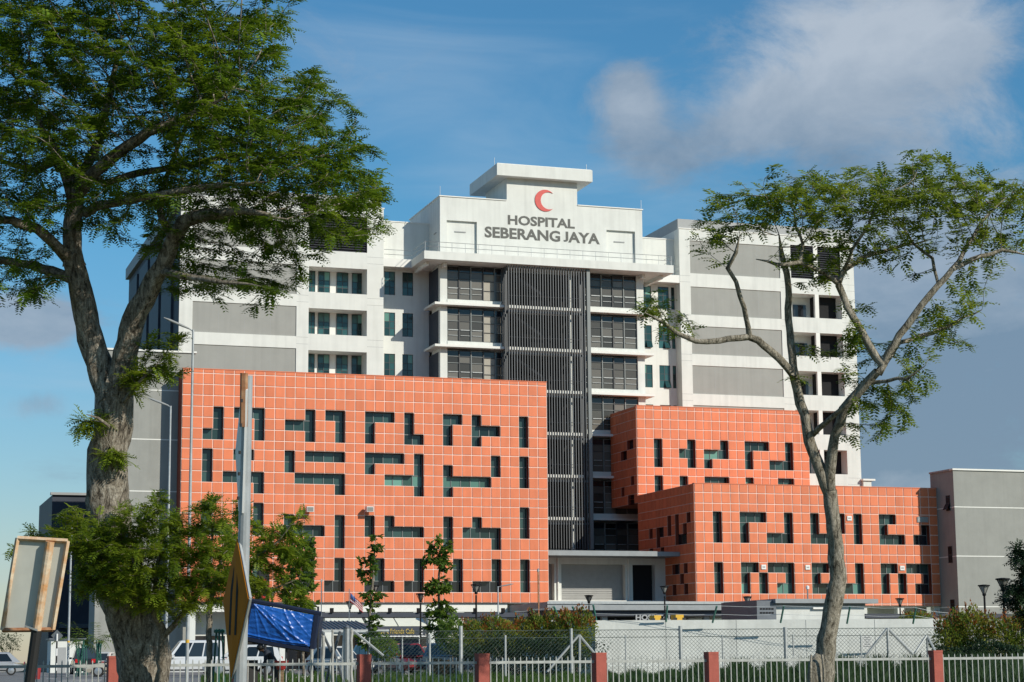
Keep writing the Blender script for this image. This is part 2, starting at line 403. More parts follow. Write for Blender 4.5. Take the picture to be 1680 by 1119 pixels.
# ------------------------------------------------------------------ mesh helpers
class MB:
    def __init__(s): s.v = []; s.f = []; s.mi = []; s.cur = 0
    def add(s, vs, fs):
        o = len(s.v); s.v.extend([tuple(map(float, p)) for p in vs])
        for f in fs: s.f.append(tuple(i+o for i in f)); s.mi.append(s.cur)
        return s
    def box(s, x0, x1, y0, y1, z0, z1):
        return s.add([(x0,y0,z0),(x1,y0,z0),(x1,y1,z0),(x0,y1,z0),(x0,y0,z1),(x1,y0,z1),(x1,y1,z1),(x0,y1,z1)],
                     [(0,3,2,1),(4,5,6,7),(0,1,5,4),(1,2,6,5),(2,3,7,6),(3,0,4,7)])
    def quad(s, a, b, c, d): return s.add([a, b, c, d], [(0,1,2,3)])
    def tube(s, pts, rad, n=8, cap=True, squash=None):
        pts = [Vector(p) for p in pts]
        if not hasattr(rad, '__len__'): rad = [rad]*len(pts)
        o = len(s.v); ref = Vector((0.31, 0.93, 0.2)).normalized()
        for i, p in enumerate(pts):
            t = (pts[min(i+1, len(pts)-1)]-pts[max(i-1, 0)])
            t = t.normalized() if t.length > 1e-9 else Vector((0,0,1))
            a = t.cross(ref)
            if a.length < .05: a = t.cross(Vector((1,0,0)))
            a.normalize(); b = t.cross(a)
            for k in range(n):
                an = 2*math.pi*k/n
                s.v.append(tuple(p+(a*math.cos(an)+b*math.sin(an))*rad[i]))
        for i in range(len(pts)-1):
            for k in range(n):
                s.f.append((o+i*n+k, o+i*n+(k+1)%n, o+(i+1)*n+(k+1)%n, o+(i+1)*n+k)); s.mi.append(s.cur)
        if cap:
            s.f.append(tuple(o+k for k in range(n))[::-1]); s.mi.append(s.cur)
            s.f.append(tuple(o+(len(pts)-1)*n+k for k in range(n))); s.mi.append(s.cur)
        return s
    def lathe(s, prof, c=(0,0,0), n=12):
        o = len(s.v)
        for r, z in prof:
            for k in range(n):
                an = 2*math.pi*k/n
                s.v.append((c[0]+r*math.cos(an), c[1]+r*math.sin(an), c[2]+z))
        for i in range(len(prof)-1):
            for k in range(n):
                s.f.append((o+i*n+k, o+i*n+(k+1)%n, o+(i+1)*n+(k+1)%n, o+(i+1)*n+k)); s.mi.append(s.cur)
        s.f.append(tuple(o+k for k in range(n))[::-1]); s.mi.append(s.cur)
        s.f.append(tuple(o+(len(prof)-1)*n+k for k in range(n))); s.mi.append(s.cur)
        return s
    def prism(s, poly, axis, a, b):
        """extrude a 2-D polygon along axis ('x','y','z') from a to b"""
        def p3(q, t):
            return {'x': (t, q[0], q[1]), 'y': (q[0], t, q[1]), 'z': (q[0], q[1], t)}[axis]
        n = len(poly)
        fs = [tuple(range(n))[::-1], tuple(range(n, 2*n))]+[(i, (i+1) % n, (i+1) % n+n, i+n) for i in range(n)]
        return s.add([p3(q, a) for q in poly]+[p3(q, b) for q in poly], fs)
    def grid_wall(s, xs, zs, hole, y, depth, face='front', m_front=0, m_rev=0):
        """wall on a grid with some cells left open; openings get reveals of the given depth.
        face 'front': xs run along X at plane Y=y (looking to -Y); 'left': xs run along Y at plane X=y (looking to -X)"""
        def p(a, z, dp):
            return (a, y+dp, z) if face == 'front' else (y+dp, a, z)
        nx, nz = len(xs)-1, len(zs)-1
        H = lambda i, j: 0 <= i < nx and 0 <= j < nz and hole(i, j)
        for i in range(nx):
            for j in range(nz):
                x0, x1, z0, z1 = xs[i], xs[i+1], zs[j], zs[j+1]
                if not hole(i, j):
                    s.cur = m_front
                    s.quad(p(x0,z0,0), p(x1,z0,0), p(x1,z1,0), p(x0,z1,0))
                else:
                    s.cur = m_rev
                    if not H(i-1, j): s.quad(p(x0,z0,0), p(x0,z0,depth), p(x0,z1,depth), p(x0,z1,0))
                    if not H(i+1, j): s.quad(p(x1,z0,0), p(x1,z0,depth), p(x1,z1,depth), p(x1,z1,0))
                    if not H(i, j-1): s.quad(p(x0,z0,0), p(x1,z0,0), p(x1,z0,depth), p(x0,z0,depth))
                    if not H(i, j+1): s.quad(p(x0,z1,0), p(x1,z1,0), p(x1,z1,depth), p(x0,z1,depth))
        s.cur = 0
        return s
    def mesh(s, name, mats, smooth=False, off=(0,0,0)):
        me = bpy.data.meshes.new(name)
        vs = s.v if off == (0,0,0) else [(a-off[0], b-off[1], c-off[2]) for a, b, c in s.v]
        me.from_pydata(vs, [], s.f)
        if not isinstance(mats, (list, tuple)): mats = [mats]
        for m in mats: me.materials.append(MATS[m] if isinstance(m, str) else m)
        if len(mats) > 1: me.polygons.foreach_set('material_index', s.mi)
        if smooth: me.polygons.foreach_set('use_smooth', [True]*len(me.polygons))
        me.update()
        return me
    def build(s, name, mats, parent=None, smooth=False, off=None, loc=(0,0,0)):
        if off is None: off = tuple(parent['_w']) if parent is not None and '_w' in parent else (0,0,0)
        return link(name, s.mesh(name, mats, smooth, tuple(off)), parent, loc)

def link(name, me, parent=None, loc=(0,0,0), rz=0.0, scale=None):
    o = bpy.data.objects.new(name, me); COL.objects.link(o)
    o.location = loc
    if rz: o.rotation_euler = (0, 0, rz)
    if scale: o.scale = scale
    if parent is not None:
        o.parent = parent
        if '_w' in parent: o['_w'] = list(parent['_w'])
    return o
def thing(name, label, cat, loc=(0,0,0), rz=0.0, group=None, world=True):
    """Empty at the thing's base.  world=True: parts are given in world coordinates and shifted to the base."""
    o = bpy.data.objects.new(name, None); COL.objects.link(o)
    o.location = loc; o.rotation_euler = (0, 0, rz); o.empty_display_size = .3
    if world and not rz: o['_w'] = [float(x) for x in loc]
    return tag(o, label, cat, group)
def tag(o, label, cat, group=None):
    o['label'] = label; o['category'] = cat
    if group: o['group'] = group
    return o
def structure(o): o['kind'] = 'structure'; return o
def stuff(o): o['kind'] = 'stuff'; return o
_cache = {}
def cached(key, fn):
    if key not in _cache: _cache[key] = fn()
    return _cache[key]
def fast_mesh(name, V, F4, mats, mi=None, smooth=False):
    """mesh from numpy arrays of vertices and quads (or triangles)"""
    me = bpy.data.meshes.new(name)
    n, k = F4.shape
    me.vertices.add(len(V)); me.vertices.foreach_set('co', np.ascontiguousarray(V, dtype=np.float32).ravel())
    me.loops.add(n*k); me.loops.foreach_set('vertex_index', np.ascontiguousarray(F4, dtype=np.int32).ravel())
    me.polygons.add(n); me.polygons.foreach_set('loop_start', np.arange(0, n*k, k, dtype=np.int32))
    try: me.polygons.foreach_set('loop_total', np.full(n, k, dtype=np.int32))
    except Exception: pass
    for m in mats: me.materials.append(MATS[m])
    if mi is not None: me.polygons.foreach_set('material_index', mi.astype(np.int32))
    if smooth: me.polygons.foreach_set('use_smooth', np.ones(n, dtype=bool))
    me.update(calc_edges=True)
    return me
# ------------------------------------------------------------------ ground
def strip_sheet(name, dlist, l0, l1, m, lift=0.0, nl=8):
    mb = MB()
    for i in range(len(dlist)-1):
        for k in range(nl):
            q = []
            for d, t in ((dlist[i], k), (dlist[i], k+1), (dlist[i+1], k+1), (dlist[i+1], k)):
                lat = l0+(l1-l0)*t/nl
                p = VF*d+VR*lat
                q.append((p[0], p[1], gz(d)+lift))
            mb.quad(*q)
    return structure(mb.build(name, m))
strip_sheet('ground', [-60, 20, 50]+[56+i for i in range(0, 14)]+[90, 150, 400, 1200, 4500], -3500, 3500, 'grass_ground', 0, 1)
strip_sheet('car_park', [97, 130, 172], -70, 30, 'asphalt', .006)
strip_sheet('car_park_drive', [64, 66, 68, 72, 80, 96.8], -60, -9.4, 'asphalt', .010)
mb = MB()
for k in range(4):                                   # painted bays and arrows on the left of the drive
    p = VF*(74+k*5.5)+VR*(-16.5-k*1.1); mb.box(p[0]-.9, p[0]+.9, p[1]-.09, p[1]+.09, .012, .016)
    p = VF*(99+k*.6)+VR*(-26+k*2.6); mb.box(p[0]-.05, p[0]+.05, p[1]-2, p[1]+2, .012, .016)
structure(mb.build('road_marking', 'line_white'))
mb = MB()
def bar(mb, a, b, w, z0, z1):
    a = np.array(a[:2], float); b = np.array(b[:2], float); t = (b-a)/np.linalg.norm(b-a); n = np.array([-t[1], t[0]])*w/2
    q = [a-n, b-n, b+n, a+n]
    return mb.add([(x, y, z0) for x, y in q]+[(x, y, z1) for x, y in q], [(0,3,2,1),(4,5,6,7),(0,1,5,4),(1,2,6,5),(2,3,7,6),(3,0,4,7)])
bar(mb, VF*97+VR*-9.3, VF*97+VR*30, .25, -.05, .13)
bar(mb, VF*68+VR*-9.3, VF*96.8+VR*-9.3, .25, -.05, .13)
structure(mb.build('kerb', 'kerb'))

# ------------------------------------------------------------------ orange tiled blocks
GAP = 0.08
def tile_mesh(w, h):
    key = ('tile', round(w, 3), round(h, 3))
    def mk():
        b = MB(); x, z, c = w/2-GAP/2, h/2-GAP/2, .012
        b.add([(-x,.01,-z),(x,.01,-z),(x,.01,z),(-x,.01,z),(-x,-.038,-z),(x,-.038,-z),(x,-.038,z),(-x,-.038,z),(-x+c,-.05,-z+c),(x-c,-.05,-z+c),(x-c,-.05,z-c),(-x+c,-.05,z-c)],
              [(8,9,10,11),(4,5,9,8),(5,6,10,9),(6,7,11,10),(7,4,8,11),(0,1,5,4),(1,2,6,5),(2,3,7,6),(3,0,4,7)])
        return b.mesh('tile', 'tile_orange')
    return cached(key, mk)
def pane_mesh(w, h, m):
    return cached(('pane', round(w, 3), round(h, 3), m), lambda: MB().box(-w/2, w/2, -.012, .012, -h/2, h/2).mesh('pane', m))

def glazed_opening(root, cells, xs, zs, Y, depth, glass, frame='frame_grey'):
    """one window: mullion frame with a pane for each cell; cells are (col, row) in a grid"""
    S = set(c[:2] for c in cells); fr = MB(); yg = Y+depth
    for i, j in S:
        x0, x1, z0, z1 = xs[i], xs[i+1], zs[j+1], zs[j]
        if (i+1, j) in S: fr.box(x1-.028, x1+.028, yg-.07, yg+.03, z0+.001*j, z1)
        else: fr.box(x1-.045, x1-.002, yg-.06, yg+.03, z0, z1)
        if (i-1, j) not in S: fr.box(x0+.002, x0+.045, yg-.06, yg+.03, z0, z1)
        if (i, j+1) in S: fr.box(x0, x1, yg-.062, yg+.028, z0-.03, z0+.03)
        else: fr.box(x0+.003, x1-.003, yg-.058, yg+.028, z0+.002, z0+.045)
        if (i, j-1) not in S: fr.box(x0+.003, x1-.003, yg-.058, yg+.028, z1-.045, z1-.002)
    w = fr.build('window', frame, root)
    b = root['_w']
    for c in cells:
        i, j = c[:2]; g = c[2] if len(c) > 2 else glass
        x0, x1, z0, z1 = xs[i], xs[i+1], zs[j+1], zs[j]
        pw, ph = round(x1-x0, 2), round(z1-z0, 2)
        link('pane', pane_mesh(pw, ph, g), w, ((x0+x1)/2-b[0], yg-b[1], (z0+z1)/2-b[2]))
    return w

def tiled_block(name, label, X0, X1, nc, zs, Y, Yb, wins, zbot=None, side=None, skip_rows=0):
    root = thing(name, label, 'building', ((X0+X1)/2, (Y+Yb)/2, 0))
    b = root['_w']
    xs = [X0+(X1-X0)*i/nc for i in range(nc+1)]
    nr = len(zs)-1
    holes = set((c[0], c[1]) for w in wins for c in w)
    zr = zs[::-1]
    D = .68
    mb = MB()
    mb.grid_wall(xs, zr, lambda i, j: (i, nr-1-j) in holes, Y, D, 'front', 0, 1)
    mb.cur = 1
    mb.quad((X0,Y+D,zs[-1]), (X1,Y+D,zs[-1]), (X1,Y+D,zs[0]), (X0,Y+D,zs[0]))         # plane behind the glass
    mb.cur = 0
    mb.build('wall', ['grout', 'orange_shaded'], root)
    rb = MB()
    zb = zs[-1]
    if side is None: rb.quad((X0,Y,zb), (X0,Yb,zb), (X0,Yb,zs[0]), (X0,Y,zs[0]))
    rb.quad((X1,Y,zb), (X1,Yb,zb), (X1,Yb,zs[0]), (X1,Y,zs[0]))
    rb.quad((X0,Yb,zb), (X1,Yb,zb), (X1,Yb,zs[0]), (X0,Yb,zs[0]))
    rb.quad((X0,Y,zs[0]-.25), (X1,Y,zs[0]-.25), (X1,Yb,zs[0]-.25), (X0,Yb,zs[0]-.25))
    rb.quad((X0,Y,zb), (X1,Y,zb), (X1,Yb,zb), (X0,Yb,zb))
    rb.build('shell', 'orange_shaded' if side is None else 'tile_orange_field', root)
    cp = MB().box(X0-.03, X1+.03, Y-.06, Y+.35, zs[0], zs[0]+.06)
    cp.build('coping', 'tile_orange_field', root)
    # tiles: the first 300 from the top one by one, the rest in one field
    n = 0; field = MB()
    for j in range(nr):
        for i in range(nc):
            if (i, j) in holes: continue
            w, h = xs[i+1]-xs[i], zs[j]-zs[j+1]
            cx, cz = (xs[i]+xs[i+1])/2, (zs[j]+zs[j+1])/2
            if n < 300:
                link('tile', tile_mesh(w, h), root, (cx-b[0], Y-b[1], cz-b[2])); n += 1
            else:
                field.box(cx-w/2+GAP/2, cx+w/2-GAP/2, Y-.05, Y+.01, cz-h/2+GAP/2, cz+h/2-GAP/2)
    if side is not None:
        # left-hand side wall, receding: small tiles in one field, openings sunk into it
        ys, hs = side
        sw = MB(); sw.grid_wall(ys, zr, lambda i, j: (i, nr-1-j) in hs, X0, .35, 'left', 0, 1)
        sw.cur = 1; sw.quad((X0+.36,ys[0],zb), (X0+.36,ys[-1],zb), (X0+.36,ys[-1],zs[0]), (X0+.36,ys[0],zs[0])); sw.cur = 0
        sw.build('side_wall', ['grout', 'orange_shaded'], root)
        for i in range(len(ys)-1):
            for j in range(nr):
                y0, y1, z0, z1 = ys[i], ys[i+1], zs[j+1], zs[j]
                if (i, j) in hs:
                    link('side_pane', cached(('sp', round(y1-y0, 3), round(z1-z0, 3)), lambda: MB().box(-.012, .012, -(y1-y0)/2, (y1-y0)/2, -(z1-z0)/2, (z1-z0)/2).mesh('side_pane', 'glass_dark')),
                         root, (X0+.33-b[0], (y0+y1)/2-b[1], (z0+z1)/2-b[2]))
                else:
                    field.box(X0-.05, X0+.01, y0+GAP/2, y1-GAP/2, z0+GAP/2, z1-GAP/2)
    if field.f: stuff(field.build('tile_field', 'tile_orange_field', root))
    for w in wins: glazed_opening(root, w, xs, zs, Y, D-.06, 'glass_green')
    return root, xs, zs
def col_(c, r0, r1, g=None): return [(c, r) if g is None else (c, r, g) for r in range(r0, r1+1)]
def row_(r, c0, c1, g=None): return [(c, r) if g is None else (c, r, g) for c in range(c0, c1+1)]
PL, DK = 'glass_pale', 'glass_dark'
ZL = [25.95, 25.60, 24.63, 23.67, 22.70, 21.75, 20.78, 19.82, 19.02, 18.07, 17.08, 16.12, 15.19, 14.38, 13.43, 12.49, 11.54, 10.50, 9.67, 8.73, 7.69, 6.71, 5.80]
WL = [col_(3,4,6)+[(2,6)], row_(4,5,7)+col_(7,5,6), row_(5,10,11)+col_(12,4,6), [(14,4)]+col_(15,4,6), row_(4,18,20)+col_(18,5,6),
      col_(22,4,6)+[(23,6)], row_(4,26,27)+col_(26,5,6), col_(29,4,6)+row_(5,30,31), col_(34,4,6),
      col_(2,8,10), row_(8,5,6,PL), row_(10,4,7)+[(7,11)], col_(10,8,9), row_(8,12,15), row_(10,11,15)+[(15,11)], row_(8,18,21)+[(18,9)],
      [(23,8),(23,9),(23,10,PL),(23,11)]+row_(10,20,22,PL), [(26,9),(26,10,PL),(26,11)]+row_(10,27,30,PL), col_(31,8,9), col_(34,8,10),
      col_(7,13,15), col_(10,14,15)+row_(15,11,13)+[(12,16)], col_(15,14,16), col_(18,14,15), col_(20,14,15)+row_(15,21,23), col_(26,14,16),
      [(29,14)]+row_(15,28,31)+[(31,16)], col_(34,13,15), col_(2,13,15)+row_(15,3,4),
      col_(15,18,19)+[(15,20,DK),(14,20,DK)], col_(19,18,19)+row_(20,18,20,DK), col_(23,18,19)+[(23,20,DK),(22,20,DK)], col_(27,18,19)+[(27,20,DK),(26,20,DK)],
      col_(31,18,19)+row_(20,29,31,DK), col_(34,18,20), col_(12,18,19)+row_(20,10,12,DK), col_(7,18,19)+row_(20,6,7,DK), col_(2,18,20)]
blockL, xsL, zsL = tiled_block('orange_podium', 'tall wide orange tiled block with green windows, left of the dark fin screen', 25.80, 59.26, 37, ZL, 168.0, 186.0, WL)
ZR = [float(at_y(1141, v, 168)[2]) for v in (793, 807.5, 825, 838.6, 855.6, 872.8, 890, 907.3, 922, 938.8, 956, 973.8)]
ZR += [ZR[-1]-.93, ZR[-1]-1.12]
WR = [col_(2,3,5), col_(5,3,5)+row_(3,6,7), col_(10,3,5)+row_(5,8,9), col_(13,3,5)+row_(5,14,15), col_(16,3,4), col_(18,3,5), col_(21,3,5)+[(22,3)]+row_(5,22,23), row_(5,25,26,DK)+[(26,4,DK)],
      col_(2,8,10), col_(5,8,9)+[(5,10,PL),(6,8)], [(7,9),(7,10,PL)], row_(8,8,10)+[(10,9),(10,10,PL),(9,10,PL)],
      col_(13,8,10)+[(14,8)]+row_(10,14,17)+col_(18,8,9)+[(18,10,PL)], col_(21,8,9)+[(21,10,PL),(22,8)], [(23,9),(23,10,PL)], row_(8,24,26)+[(26,9,DK)]+row_(10,25,26,DK)]
ysR = [168+14.0*i/15 for i in range(16)]
blockR, xsR, zsR = tiled_block('orange_podium', 'low wide orange tiled block on the right, behind the leaning tree', 73.82, 99.60, 28, ZR, 168.0, 196.0, WR,
    side=(ysR, set([(1,3),(2,5),(3,5),(2,4),(4,3),(4,4),(4,5),(6,3),(6,4),(8,4),(8,6),(9,4),(9,5),(11,4),(11,6),(2,8),(4,8),(5,8),(2,10),(3,9),(5,10)])))
ZU = [float(at_y(1044, v, 182)[2]) for v in (665.4, 671.4, 686.9, 702.5, 718.6, 734.2, 749.6, 765.7, 779.2, 794, 809.5, 825)]
WU = [col_(2,4,6), [(5,5,PL)]+col_(6,4,6), [(8,5,PL),(9,5,PL),(8,6)]+col_(10,4,5), col_(13,4,6)+row_(4,14,15), col_(18,4,6)+row_(6,16,17), col_(2,8,9), col_(5,8,9), row_(8,8,10), [(13,8,PL)], row_(8,17,18)]
ysU = [182+7.2*i/8 for i in range(9)]
blockU, xsU, zsU = tiled_block('orange_annex', 'upper orange tiled block stepping back above the low right one', 73.82, 93.06, 21, ZU, 182.0, 191.6, WU,
    side=(ysU, set([(1,4),(2,4),(3,5),(4,5),(1,8),(2,10),(1,10),(4,9)])))
# fittings on the orange walls: two floodlight boxes, alarm plates, a vent grille
def wall_box(name, label, X, Z, Y, big):
    t = thing(name, label, 'floodlight' if big else 'wall plate', (X, Y, Z))
    if big:
        MB().box(X-.30, X+.30, Y-.95, Y-.35, Z-.16, Z+.30).build('housing', 'sign_white', t)
        MB().box(X-.26, X+.26, Y-.97, Y-.955, Z-.12, Z+.24).build('lens', 'lamp_glass', t)
        MB().box(X-.05, X+.05, Y-.36, Y-.05, Z-.05, Z+.05).build('bracket', 'steel', t)
    else:
        MB().box(X-.24, X+.24, Y-.14, Y-.045, Z-.22, Z+.22).build('plate', 'sign_white', t)
        MB().box(X-.14, X+.14, Y-.15, Y-.142, Z-.06, Z+.06).build('speaker_slot', 'grey_cap', t)
for u, v, lb in ((508, 837, 'white floodlight box on the orange wall, the left of two'), (606, 837, 'white floodlight box on the orange wall, the right of two')):
    p = at_y(u, v, 167.4); wall_box('floodlight', lb, p[0], p[2], 168.0, True)
for c, r, lb in ((7, 8, 'small white square plate on the low orange block, nearest its corner'), (12, 8, 'small white square plate just left of the leaning trunk, low on the orange block'),
                 (17, 3, 'small white square plate just right of the leaning trunk, high on the orange block'), (23, 8, 'small white square plate near the right end of the low orange block')):
    wall_box('alarm_plate', lb, (xsR[c]+xsR[c+1])/2, (zsR[r]+zsR[r+1])/2+.05, 168.0, False)
t = thing('vent_grille', 'grey slatted vent grille in the shaded end of the low orange block', 'vent', (xsR[26], 168, zsR[3]-.5))
x0, x1, z0, z1 = xsR[25]+.45, xsR[26]+.75, zsR[4]+.25, zsR[3]-.2
MB().box(x0, x1, 167.88, 167.948, z0, z1).build('frame', 'roof_grey', t)
for k in range(4): MB().box(x0+.06, x1-.06, 167.84, 167.885, z0+.08+k*.13, z0+.15+k*.13).build('slat', 'steel', t)

# ------------------------------------------------------------------ hospital tower
tower = thing('hospital_tower', 'tall white and grey hospital tower with red crescent, lettering and dark fin screen', 'building', (66, 205, 0))
F = 4.34
def holed_wall(name, X0, X1, Z0, Z1, holes, Y, depth, mats, parent):
    xs = sorted(set([X0, X1]+[h[0] for h in holes]+[h[1] for h in holes])); zs = sorted(set([Z0, Z1]+[h[2] for h in holes]+[h[3] for h in holes]))
    inside = lambda i, j: any(h[0]-1e-6 <= xs[i] and xs[i+1] <= h[1]+1e-6 and h[2]-1e-6 <= zs[j] and zs[j+1] <= h[3]+1e-6 for h in holes)
    return MB().grid_wall(xs, zs, inside, Y, depth, 'front', 0, 1 if len(mats) > 1 else 0).build(name, mats, parent)
def sash_window(root, x0, x1, z0, z1, Y, cols=2, rows=(0, .34, .62, 1.0), glass='glass_teal', open_sash=False):
    fr = MB(); t = .045
    fr.box(x0, x0+t, Y-.05, Y+.02, z0, z1); fr.box(x1-t, x1, Y-.05, Y+.02, z0, z1)
    fr.box(x0+t, x1-t, Y-.049, Y+.019, z0, z0+t); fr.box(x0+t, x1-t, Y-.049, Y+.019, z1-t, z1)
    for c in range(1, cols): xx = x0+(x1-x0)*c/cols; fr.box(xx-.025, xx+.025, Y-.046, Y+.018, z0+t, z1-t)
    for r in rows[1:-1]: zz = z0+(z1-z0)*r; fr.box(x0+t, x1-t, Y-.043, Y+.016, zz-.025, zz+.025)
    w = fr.build('window', 'frame_dark', root); b = root['_w']
    for c in range(cols):
        for r in range(len(rows)-1):
            a0, a1 = x0+(x1-x0)*c/cols, x0+(x1-x0)*(c+1)/cols; c0, c1 = z0+(z1-z0)*rows[r], z0+(z1-z0)*rows[r+1]
            o = link('pane', pane_mesh(round(a1-a0, 2), round(c1-c0, 2), glass if not (r == len(rows)-2 and random.random() < .4) else 'glass_pale'), w, ((a0+a1)/2-b[0], Y-b[1], (c0+c1)/2-b[2]))
            if open_sash and c == 1 and r == 0:
                o.rotation_euler = (R(-24), 0, 0); o.location.y -= .22
    return w
# --- wings
def wing(X0, X1, gx, lx, twin):
    holes = [(gx[0], gx[1], 42.2, 45.85)]+[(gx[0], gx[1], 37.62-F*k, 40.72-F*k) for k in range(5)]
    log = [(lx[0], lx[1], 37.95-F*k, 40.6-F*k) for k in range(5)]
    louv = (lx[0], lx[1], 42.33, 46.1)
    holed_wall('wing_wall', X0, X1, 0, 47.1, holes+log+[louv], 192.0, .10, ['white_paint', 'white_trim'], tower)
    for h in holes:
        p = MB().box(h[0], h[1], 192.09, 192.2, h[2], h[3]).build('grey_panel', 'grey_panel', tower)
        n = 4
        for k in range(1, n):
            xx = h[0]+(h[1]-h[0])*k/n
            MB().box(xx-.012, xx+.012, 192.085, 192.1, h[2], h[3]).build('joint', 'grey_cap', p)
    for z in [41.9-F*k for k in range(6)]+[41.2-F*k for k in range(6)]:
        for a, c in ((X0, gx[0]-.02), (gx[1]+.02, lx[0]-.02), (lx[1]+.02, X1)):
            MB().box(a, c, 191.995, 192.02, z-.014, z+.014).build('joint', 'grey_cap', tower)
    # louvred plant opening
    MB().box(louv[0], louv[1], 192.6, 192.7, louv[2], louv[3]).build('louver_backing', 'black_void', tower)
    spans = [(louv[0], louv[1])] if not twin else [(louv[0], (louv[0]+louv[1])/2-.25), ((louv[0]+louv[1])/2+.25, louv[1])]
    if twin: MB().box(spans[0][1], spans[1][0], 192.0, 192.3, louv[2], louv[3]).build('mullion', 'white_trim', tower)
    nb = 15
    for a, c in spans:
        for k in range(nb):
            z = louv[2]+(louv[3]-louv[2])*(k+.5)/nb
            MB().add([(a,192.12,z-.10),(c,192.12,z-.10),(c,192.32,z+.08),(a,192.32,z+.08),(a,192.14,z-.125),(c,192.14,z-.125),(c,192.34,z+.055),(a,192.34,z+.055)],
                     [(0,1,2,3),(7,6,5,4),(0,4,5,1),(3,2,6,7)]).build('louver_blade', 'louver_dark', tower)
    # open balconies
    for h in log:
        dpt = 2.3
        b = MB()
        b.quad((h[0],192.1,h[2]), (h[0],192+dpt,h[2]), (h[0],192+dpt,h[3]), (h[0],192.1,h[3]))
        b.quad((h[1],192.1,h[2]), (h[1],192+dpt,h[2]), (h[1],192+dpt,h[3]), (h[1],192.1,h[3]))
        b.quad((h[0],192.1,h[2]), (h[1],192.1,h[2]), (h[1],192+dpt,h[2]), (h[0],192+dpt,h[2]))
        b.quad((h[0],192.1,h[3]), (h[1],192.1,h[3]), (h[1],192+dpt,h[3]), (h[0],192+dpt,h[3]))
        b.quad((h[0],192+dpt,h[2]), (h[1],192+dpt,h[2]), (h[1],192+dpt,h[3]), (h[0],192+dpt,h[3]))
        b.build('balcony', 'white_trim', tower)
        if not twin:
            for a in (42.55, 43.55+.08, 45.57, 47.2):
                sash_window(tower, a-.0, a+(1.22 if a > 43 else .75), h[2]+.12, h[3]-.04, 192+dpt-.06)
        else:
            mx = (h[0]+h[1])/2
            MB().box(mx-.24, mx+.24, 192.0, 192.35, h[2], h[3]).build('post', 'white_trim', tower)
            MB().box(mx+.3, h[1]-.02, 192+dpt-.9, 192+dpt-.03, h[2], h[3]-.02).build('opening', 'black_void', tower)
            MB().box(h[0]+1.2, mx-.3, 192+dpt-.2, 192+dpt-.03, h[2], h[3]-.85).build('doorway', 'glass_dark', tower)
wing(29.0, 50.0, (30.34, 40.89), (42.15, 48.25), False)
wing(83.25, 104.5, (84.51, 95.35), (96.68, 102.84), True)
b = MB()
b.quad((50.0,192,0), (50.0,193.4,0), (50.0,193.4,47.1), (50.0,192,47.1))
b.quad((83.25,192,0), (83.25,193.4,0), (83.25,193.4,47.1), (83.25,192,47.1))
b.quad((104.5,192,0), (104.5,230,0), (104.5,230,47.1), (104.5,192,47.1))
b.quad((29,192,47.1), (50,192,47.1), (50,232,47.1), (29,232,47.1))
b.quad((83.25,192,47.1), (104.5,192,47.1), (104.5,232,47.1), (83.25,232,47.1))
b.quad((29,232,0), (104.5,232,0), (104.5,232,47.1), (29,232,47.1))
b.quad((50.0,193.4,45), (50.0,232,45), (50.0,232,47.1), (50.0,193.4,47.1))
b.quad((83.25,193.4,45), (83.25,232,45), (83.25,232,47.1), (83.25,193.4,47.1))
b.quad((50,193.5,45.4), (83.25,193.5,45.4), (83.25,232,45.4), (50,232,45.4))
b.build('wing_shell', 'white_paint', tower)
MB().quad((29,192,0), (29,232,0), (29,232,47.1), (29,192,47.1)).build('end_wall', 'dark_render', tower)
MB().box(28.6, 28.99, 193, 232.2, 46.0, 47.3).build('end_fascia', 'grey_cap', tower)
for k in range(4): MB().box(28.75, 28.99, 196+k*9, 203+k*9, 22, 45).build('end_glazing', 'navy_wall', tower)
for a, c in ((29.2, 49.8), (83.25, 104.3)):
    MB().box(a, c, 192.25, 231, 47.1, 48.25).build('roof_cap', 'grey_cap', tower)
MB().box(28.9, 50.08, 191.93, 192.25, 47.1, 47.2).build('coping', 'white_trim', tower)
MB().box(83.2, 104.6, 191.93, 192.25, 47.1, 47.2).build('coping', 'white_trim', tower)
# lower right foot of the right wing, stepping out past the wall
MB().box(104.52, 105.5, 191.6, 196, 12, 19.9).build('step_wall', 'white_paint', tower)
MB().box(104.4, 105.9, 191.4, 196.2, 19.9, 20.1).build('coping', 'white_trim', tower)
# --- recessed bays either side of the centre
wl = [(50.45, 51.62), (52.40, 53.56)]
wr = [(79.10, 80.42), (81.22, 82.50), (82.78, 83.2)]
for X0, X1, ws in ((50.0, 55.3, wl), (77.85, 83.25, wr)):
    hs = [(a, c, 38.32-F*k, 40.80-F*k) for k in range(5) for a, c in ws]
    holed_wall('bay_wall', X0, X1, 0, 46.1, hs, 193.4, .14, ['white_paint', 'white_trim'], tower)
    for q, h in enumerate(hs): sash_window(tower, *h, 193.52, cols=2 if h[1]-h[0] > .6 else 1, open_sash=(X0 > 70 and q in (3, 4, 7)))
    MB().box(X0, X1, 193.33, 193.7, 46.1, 46.2).build('coping', 'white_trim', tower)
MB().box(50.0, 55.3, 192.03, 193.38, 41.05, 41.9).build('ledge', 'white_trim', tower)
MB().box(77.85, 83.25, 192.03, 193.38, 41.05, 41.9).build('ledge', 'white_trim', tower)
